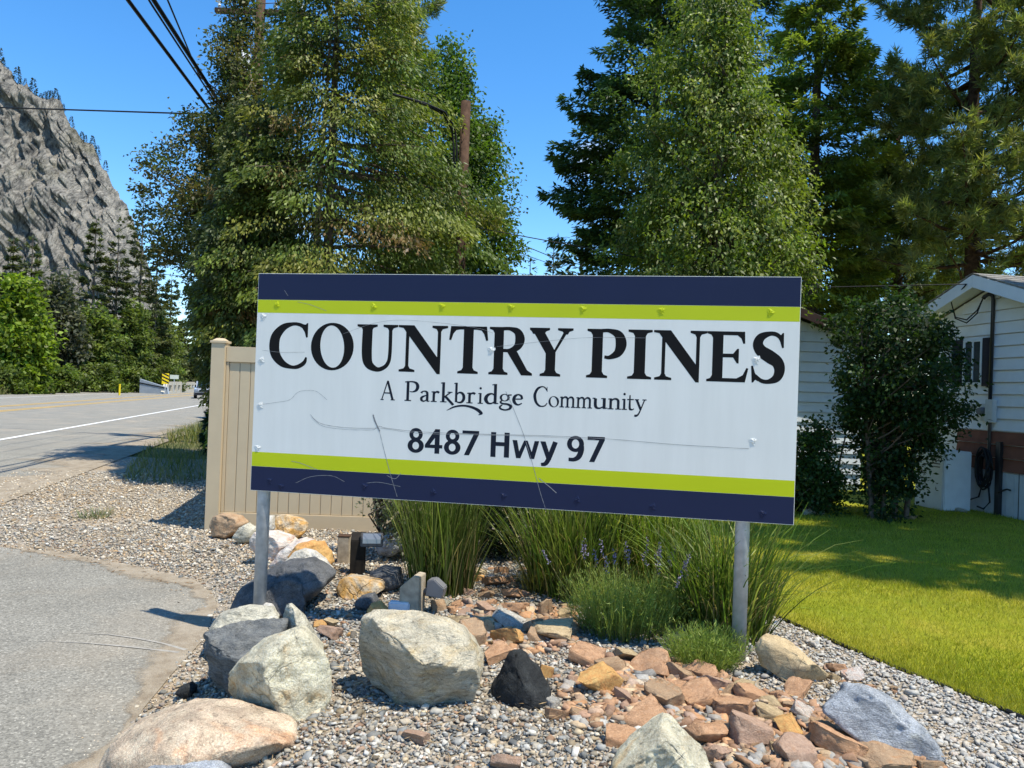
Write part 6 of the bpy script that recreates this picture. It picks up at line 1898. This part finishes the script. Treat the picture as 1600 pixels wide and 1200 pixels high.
PX, PY = -7.05, 19.6
t = tag(empty('utility_pole', (PX, PY, 0)), 'tall brown utility pole with a transformer, half hidden in the leaves beside the highway', 'utility pole', 'utility poles')
q = MB(); q.tube([(0, 0, -.3), (0, 0, 12.6)], [.17, .12], 12); q.build('pole', M['pole_wood'], t, smooth=True)
q = MB(); q.box(-1.2, -.06, 11.5, 1.2, .06, 11.62); q.build('crossarm', M['pole_wood'], t)
for sx in (-1.1, -.4, .4, 1.1):
    q = MB(); q.tube([(sx, 0, 11.62), (sx, 0, 11.7), (sx, 0, 11.74), (sx, 0, 11.82)], [.02, .05, .03, .05], 8); q.build('insulator', M['white_plastic'], t)
q = MB(); q.tube([(-.40, -.12, 9.55), (-.40, -.12, 9.6), (-.40, -.12, 10.4), (-.40, -.12, 10.45)], [.2, .23, .23, .18], 14); q.build('transformer', M['white_plastic'], t, smooth=True)
t = tag(empty('utility_pole', (-0.99, 13.0, 0)), 'cut-off brown wooden pole rising in front of the bright green round tree', 'utility pole', 'utility poles')
q = MB(); q.tube([(0, 0, -.3), (0, 0, 6.78)], [.10, .085], 12); q.build('pole', M['pole_wood'], t, smooth=True).data.polygons[-1].use_smooth = False
for k in range(2):
    q = MB(); q.tube([(-.11 - .04 * k, -.09, 5.3), (-.12 - .05 * k, -.12, 5.9), (-.16 - .05 * k, -.2, 6.25 - .04 * k), (-.32 - .03 * k, -.5, 6.40 - .03 * k), (-.6, -.9, 6.38 - .02 * k), (-.85, -1.3, 6.30), (-1.02, -1.5, 6.27)], .02, 7); q.build('riser_cable', M['cable'], t, smooth=True)
t = tag(empty('utility_pole', (-14.3, 47, 0)), 'distant utility pole down the highway, hidden among the conifers', 'utility pole', 'utility poles')
q = MB(); q.tube([(0, 0, -.3), (0, 0, 12.6)], [.17, .12], 10); q.build('pole', M['pole_wood'], t, smooth=True)
q = MB(); q.box(-1.2, -.06, 11.5, 1.2, .06, 11.62); q.build('crossarm', M['pole_wood'], t)
cable('power_cable', [(-2.9, -12, 8.1), (-6.133, 11.35, 7.525), (-6.93, 17, 7.61), (-7.1, 19.5, 7.8)], .034, 'thick black cable, leftmost of the three running overhead to the leafy pole')
cable('power_cable', [(-2.1, -12, 8.2), (-5.738, 11.35, 7.54), (-6.877, 17.5, 7.87), (-7.1, 19.5, 8.05)], .040, 'thickest black lashed cable, middle one of the three running to the leafy pole')
cable('power_cable', [(-2.1, -12, 8.1), (-5.76, 11.35, 7.46), (-6.85, 17.5, 7.70), (-7.1, 19.5, 7.9)], .018, 'thin black cable hanging just under the thickest lashed one')
cable('power_cable', [(-3.0, -12, 8.4), (-5.837, 12, 7.88), (-7.02, 16, 8.29), (-7.1, 19.5, 8.7)], .016, 'thin black cable, rightmost of the three running overhead to the leafy pole')
cable('power_cable', [(-7.05, 19.5, 8.75), (-15.6, 22, 9.63), (-42, 30, 12.2)], .022, 'thin cable crossing the sky to the left above the cliff', .0)
cable('power_cable', [(-10, 26.5, 5.3), (-14.45, 30, 5.96), (-27.95, 40, 7.53), (-60, 64, 11)], .012, 'fine low wire crossing in front of the rock face', .0)
for k in range(4):
    sx = (-1.1, -.4, .4, 1.1)[k]
    cable('power_cable', [(-1.2 + sx, -12, 12.2), (PX + sx, PY, 11.82)], .012, 'bare conductor on the crossarm above the frame, ' + ['outermost left', 'inner left', 'inner right', 'outermost right'][k], .5)
cable('power_cable', [(-7.1, 19.5, 7.85), (-14.3, 47, 8.0)], .03, 'black cable continuing down the highway from the leafy pole', .5)
cable('power_cable', [(-0.99, 13, 5.1), (-.442, 22, 6.3), (4.12, 45, 9.25)], .016, 'upper wire slanting down across the sky gap right of the round tree', .0)
cable('power_cable', [(-0.99, 13, 4.9), (-.432, 22, 6.0), (4.12, 45, 8.9)], .012, 'lower wire slanting down across the sky gap right of the round tree', .0)
tip = HM @ Vector((-.66, -.42, 3.60))
cable('power_cable', [(-0.99, 13, 4.6), (4.87, 12.5, 3.63), tuple(tip)], .009, 'thin service wire running to the gable of the white house', .0)

# ================================================================== BRIDGE, ROAD SIGNS AND CAR
br = tag(empty('bridge_railing', (-40.2, 86, 0), math.atan2(29, -9.3)), 'pale concrete bridge railing with square posts beyond the highway', 'bridge railing')
q = MB(); q.prism([(-3.2, -.1), (.0, -.1), (.0, 1.3), (-.3, 1.3)], 'y', -.2, .2); q.build('end_wall', M['concrete'], br)
q = MB(); q.box(.002, -.14, .0, 31, .14, .22); q.build('kerb', M['concrete'], br)
for k in range(8):
    q = MB(); q.box(k * 4.2, -.22, -.05, k * 4.2 + .8, .22, 1.42); q.build('post', M['concrete'], br, bevel=.03)
    q = MB(); q.box(k * 4.2 + .81, -.12, .98, k * 4.2 + 4.19, .12, 1.24); q.build('rail', M['concrete'], br)
wing = tag(empty('barrier_wall', (-40.6, 84, 0), 0), 'grey wedge shaped barrier wall sloping down at the bridge end', 'barrier')
q = MB(); q.prism([(-1.6, -.05), (1.7, -.05), (1.5, .75), (-1.6, 1.63)], 'y', -.15, .15); q.build('wall', M['steel_blue'], wing)
q = MB(); q.prism([(-1.6, 1.10), (1.55, .62), (1.52, .72), (-1.6, 1.24)], 'y', -.19, -.152); q.build('stripe', M['sign_black'], wing)
t = tag(empty('hazard_sign', (-38.9, 83, 0), rad(25)), 'yellow and black striped hazard marker at the bridge end', 'road sign')
q = MB(); q.box(-.05, 0, 0, .05, .08, 1.2); q.build('post', M['galv'], t)
q = MB(); q.box(-.36, -.03, 1.15, .36, .0, 2.35); pl_ = q.build('plate', M['sign_yellow'], t)
for k in range(3):
    z = 1.28 + k * .38
    q = MB(); q.add([(-.35, -.032, z + .25), (.35, -.032, z - .1), (.35, -.032, z + .08), (-.35, -.032, z + .43)], [(0, 1, 2, 3)]); q.build('stripe', M['sign_black'], pl_)
P_ = dep(272, 600, 92)
t = tag(empty('small_road_sign', (P_[0], 92, 0), rad(20)), 'small pale blank road sign standing behind the bridge railing', 'road sign')
q = MB(); q.box(-.05, 0, 0, .05, .08, 1.8); q.build('post', M['galv'], t)
q = MB(); q.box(-.5, -.03, 1.75, .5, 0, 2.25); q.build('plate', M['sign_pale'], t)
P_ = dep(187, 605, 70)
t = tag(empty('marker_post', (P_[0], 70, 0)), 'thin yellow marker post in the grass across the highway', 'marker post')
q = MB(); q.tube([(0, 0, 0), (0, 0, 1.0)], .09, 8); q.build('post', M['sign_yellow'], t)
q = MB(); q.tube([(0, 0, 1.002), (0, 0, 1.08)], .1, 8); q.build('cap', M['sign_yellow'], t)

P_ = dep(321, 605, 70)
car = tag(empty('silver_car', (P_[0], 70, 0.02), rad(22)), 'silver car approaching on the highway, partly hidden by the fence post', 'car')
q = MB(); q.prism([(-2.2, .32), (2.3, .32), (2.3, .85), (2.15, 1.0), (.9, 1.02), (-.75, .98), (-2.1, .88), (-2.22, .7)], 'x', -.93, .93); q.build('body', M['car_silver'], car, bevel=.06)
q = MB(); q.prism([(-.85, 1.0), (2.0, 1.03), (1.75, 1.45), (1.4, 1.62), (.1, 1.64), (-.2, 1.52)], 'x', -.80, .80); cab = q.build('cabin', M['car_silver'], car, bevel=.05)
q = MB(); q.add([(-.72, -.84, 1.05), (.72, -.84, 1.05), (.66, -.22, 1.53), (-.66, -.22, 1.53)], [(0, 1, 2, 3)]); 
for v in range(4): x, y, z = q.V[v]; q.V[v] = (x, y - .05, z + .03)
q.build('windscreen', M['glass'], car)
for s in (-1, 1):
    q = MB(); q.add([(s * .815, -.6, 1.07), (s * .815, 1.7, 1.08), (s * .815, 1.45, 1.5), (s * .815, -.1, 1.5)], [(0, 1, 2, 3)]); q.build('side_window', M['glass'], car)
    q = MB(); q.prism([(-2.26, .72), (-2.05, .74), (-2.05, .88), (-2.2, .86)], 'x', s * .55, s * .9); q.build('headlight', M['lens_glass'], car)
    q = MB(); q.box(s * .93, -.75, .98, s * 1.1, -.6, 1.14); q.build('mirror', M['car_silver'], car, bevel=.02)
    for yy in (-1.4, 1.45):
        q = MB(); q.tube([(s * .72, yy, .34), (s * .95, yy, .34)], .34, 18); wh = q.build('wheel', M['rubber'], car)
        q = MB(); q.tube([(s * .951, yy, .34), (s * .965, yy, .34)], .2, 12); q.build('rim', M['galv'], wh)
q = MB(); q.box(-.5, -2.27, .62, .5, -2.2, .84); q.build('grille', M['car_dark'], car)
q = MB(); q.box(-.9, -2.28, .3, .9, -2.1, .56); q.build('bumper', M['car_dark'], car, bevel=.03)

# ================================================================== TREES ACROSS THE HIGHWAY
def far_con(px, Y, top, wpx, lb, seed, cols=FIRC, N=11000):
    b0 = base_at(px, Y); H_ = dep(px, top, Y)[2]; hw = wpx * .5 * Y / FPX
    return conifer('conifer', lb, b0, H_, [(.8, hw * .8, hw * .8), (H_ * .25, hw, hw), (H_ * .6, hw * .72, hw * .72), (H_ * .85, hw * .4, hw * .4), (H_, .1, .1)], 110, N, seed, cols, cl=.5, cw=.2, droop=(-.2, .25), whorl=.9, tr=.25, group='conifers below the rock face', limbs=12, inner=.05)


FC = [(0.075, 0.09, 0.035), (0.1, 0.11, 0.042), (0.055, 0.07, 0.03)]
for k, a in enumerate([(12, 76, 372, 40, 'narrow dark conifer at the far left edge below the cliff'), (42, 74, 372, 52, 'conifer just right of the far left one, behind the yellow-green trees'), (-22, 78, 390, 60, 'conifer cut by the left edge of the frame'), (140, 93, 340, 60, 'pointed conifer standing alone against the pale rock'), (176, 96, 356, 66, 'conifer right of the pointed lone one, darker and broader'), (213, 100, 296, 70, 'tallest conifer below the cliff, its top against the sky'), (238, 105, 350, 60, 'conifer right of the tallest one, beside the leafy branches'), (262, 116, 430, 54, 'shorter conifer above the bridge end'), (285, 122, 500, 46, 'small conifer above the bridge railing'), (305, 130, 535, 44, 'smallest conifer of the row, nearest the fence post')]):
    far_con(*a, 200 + k, FC)
for k, (px, Y, top, wpx, cols, lb) in enumerate([(28, 64, 428, 86, [(0.18, 0.26, 0.02), (0.22, 0.29, 0.026), (0.14, 0.21, 0.02)], 'bright yellow-green tree at the far left beyond the highway'), (-25, 66, 470, 80, [(0.11, 0.16, 0.015), (0.09, 0.14, 0.015)], 'yellow-green tree cut by the left edge of the frame'),
        (88, 80, 425, 70, [(0.11, 0.115, 0.07), (0.085, 0.1, 0.05)], 'dull grey-green tree between the bright one and the conifers'), (145, 85, 478, 84, [(0.13, 0.18, 0.032), (0.16, 0.2, 0.04)], 'olive green leafy tree below the lone pointed conifer'),
        (200, 97, 462, 70, [(0.12, 0.165, 0.03), (0.15, 0.19, 0.04)], 'leafy tree behind the grey barrier wall'), (243, 108, 478, 80, [(0.13, 0.17, 0.04), (0.16, 0.19, 0.045)], 'leafy tree behind the hazard sign'), (290, 128, 545, 70, [(0.07, 0.095, 0.03)], 'low leafy tree behind the bridge railing')]):
    b0 = base_at(px, Y); H_ = dep(px, top, Y)[2]; hw = wpx * .5 * Y / FPX
    broadleaf('leafy_tree', lb, b0, H_, [(.3, hw * .75, hw * .75), (H_ * .3, hw, hw), (H_ * .65, hw * .8, hw * .8), (H_ * .92, hw * .35, hw * .35), (H_, .1, .1)], 190, 42, 220 + k, cols, ll=.5, lw=.3, cr_=.95, droop=.2, limbs=15, tr=.2, group='leafy trees across the highway', surf=.5)
for k, (px, Y, top, wpx, lb) in enumerate([(5, 61, 572, 60, 'low shrub at the road edge on the far left'), (48, 65, 562, 56, 'round low shrub beside the far left one'), (95, 72, 575, 60, 'low shrub in the middle of the far verge'), (150, 80, 566, 70, 'low shrub left of the yellow marker post'), (205, 86, 572, 50, 'low shrub just left of the grey barrier wall'), (262, 100, 560, 60, 'shrub right behind the hazard sign')]):
    b0 = base_at(px, Y); H_ = dep(px, top, Y)[2]; hw = wpx * .5 * Y / FPX
    broadleaf('roadside_shrub', lb, b0, H_, [(.1, hw, hw), (H_ * .5, hw * .9, hw * .9), (H_, hw * .3, hw * .3)], 70, 40, 240 + k, [(0.12, 0.17, 0.025), (0.16, 0.19, 0.045), (0.09, 0.13, 0.025)], ll=.35, lw=.22, cr_=.6, droop=.1, limbs=6, tr=.08, cat_='shrub', group='shrubs on the far verge', surf=.5)

# conifers along the top of the cliff: one of each size, copied
r = np.random.default_rng(8)
protos = []
for s in range(3):
    n = 220; t_ = r.random(n); a = r.random(n) * 6.28; rr = (1 - t_) * .24 * np.sqrt(r.random(n)) + .01
    V, F, C = cards(np.stack([rr * np.cos(a), rr * np.sin(a), t_], 1), np.stack([np.cos(a), np.sin(a), -.3 + 0 * a], 1), r.normal(0, 1, (n, 3)) + [0, 0, .6], np.full(n, .11), np.full(n, .05), pal(r, n, [(0.03, 0.045, 0.025), (0.045, 0.06, 0.03)]))
    protos.append(np_mesh('cliff_conifer', V, F, C, mat=M['needle']))
spots = [(3, 0), (9, 0), (18, 0), (31, 0), (35, 0), (47, 0), (56, 0), (61, 0), (70, 0), (75, 0), (81, 0), (86, 0), (92, 0), (97, 0), (104, 0), (118, 0), (134, 0), (139, 0), (148, 0), (157, 0), (171, 0)]
names_ = ['first', 'second', 'third', 'fourth', 'fifth', 'sixth', 'seventh', 'eighth', 'ninth', 'tenth', 'eleventh', 'twelfth', 'thirteenth', 'fourteenth', 'fifteenth', 'sixteenth', 'seventeenth', 'eighteenth', 'nineteenth', 'twentieth', 'last']
for k, (px, _) in enumerate(spots):
    jx = int(np.argmin(np.abs(pxs - px)))
    p = TOPV[jx]
    s = r.uniform(4, 9) if k % 3 else r.uniform(8, 13)
    o = link('cliff_conifer', protos[k % 3], None, (p[0], p[1] - 1, p[2] - s * .12), (0, 0, k)); o.scale = (s * 1.1, s * 1.1, s)
    tag(o, f'tiny conifer on the cliff skyline, {names_[k]} counting from the left edge', 'conifer', 'small conifers on the cliff top')

# trees closing the view behind the houses
for k, (x_, y_, h_, rr) in enumerate([(3, 34, 9, 2.6), (8, 36, 12, 3), (14, 34, 13, 3), (20, 33, 14, 3.2), (26, 31, 13, 3.2), (31, 33, 15, 3.5), (24, 42, 16, 3.5), (12, 44, 11, 3)]):
    conifer('background_conifer', f'dark conifer in the row behind the houses, {names_[k]} from the left', (x_, y_, 0), h_, [(.4, rr, rr), (h_ * .4, rr * .85, rr * .85), (h_ * .8, rr * .4, rr * .4), (h_, .1, .1)], 110, 6500, 260 + k, [(0.03, 0.05, 0.022), (0.045, 0.068, 0.026)], cl=.42, cw=.16, droop=(-.2, .15), whorl=.7, tr=.2, group='conifers behind the houses', limbs=10, inner=.03)
for k, (px, Y, top) in enumerate([(822, 48, 402), (858, 46, 382), (790, 50, 425)]):
    b0 = base_at(px, Y); H_ = dep(px, top, Y)[2]
    conifer('background_conifer', ['pointed conifer left one of the pair peeking over the sign top', 'pointed conifer right one of the pair peeking over the sign top', 'low conifer peeking over the sign beside the round tree'][k], b0, H_, [(.5, 1.5, 1.5), (H_ * .5, 1.1, 1.1), (H_, .1, .1)], 90, 5000, 280 + k, [(0.05, 0.065, 0.035), (0.065, 0.08, 0.04)], cl=.35, cw=.13, droop=(-.1, .3), whorl=.6, tr=.15, group='conifers peeking over the sign', limbs=6)
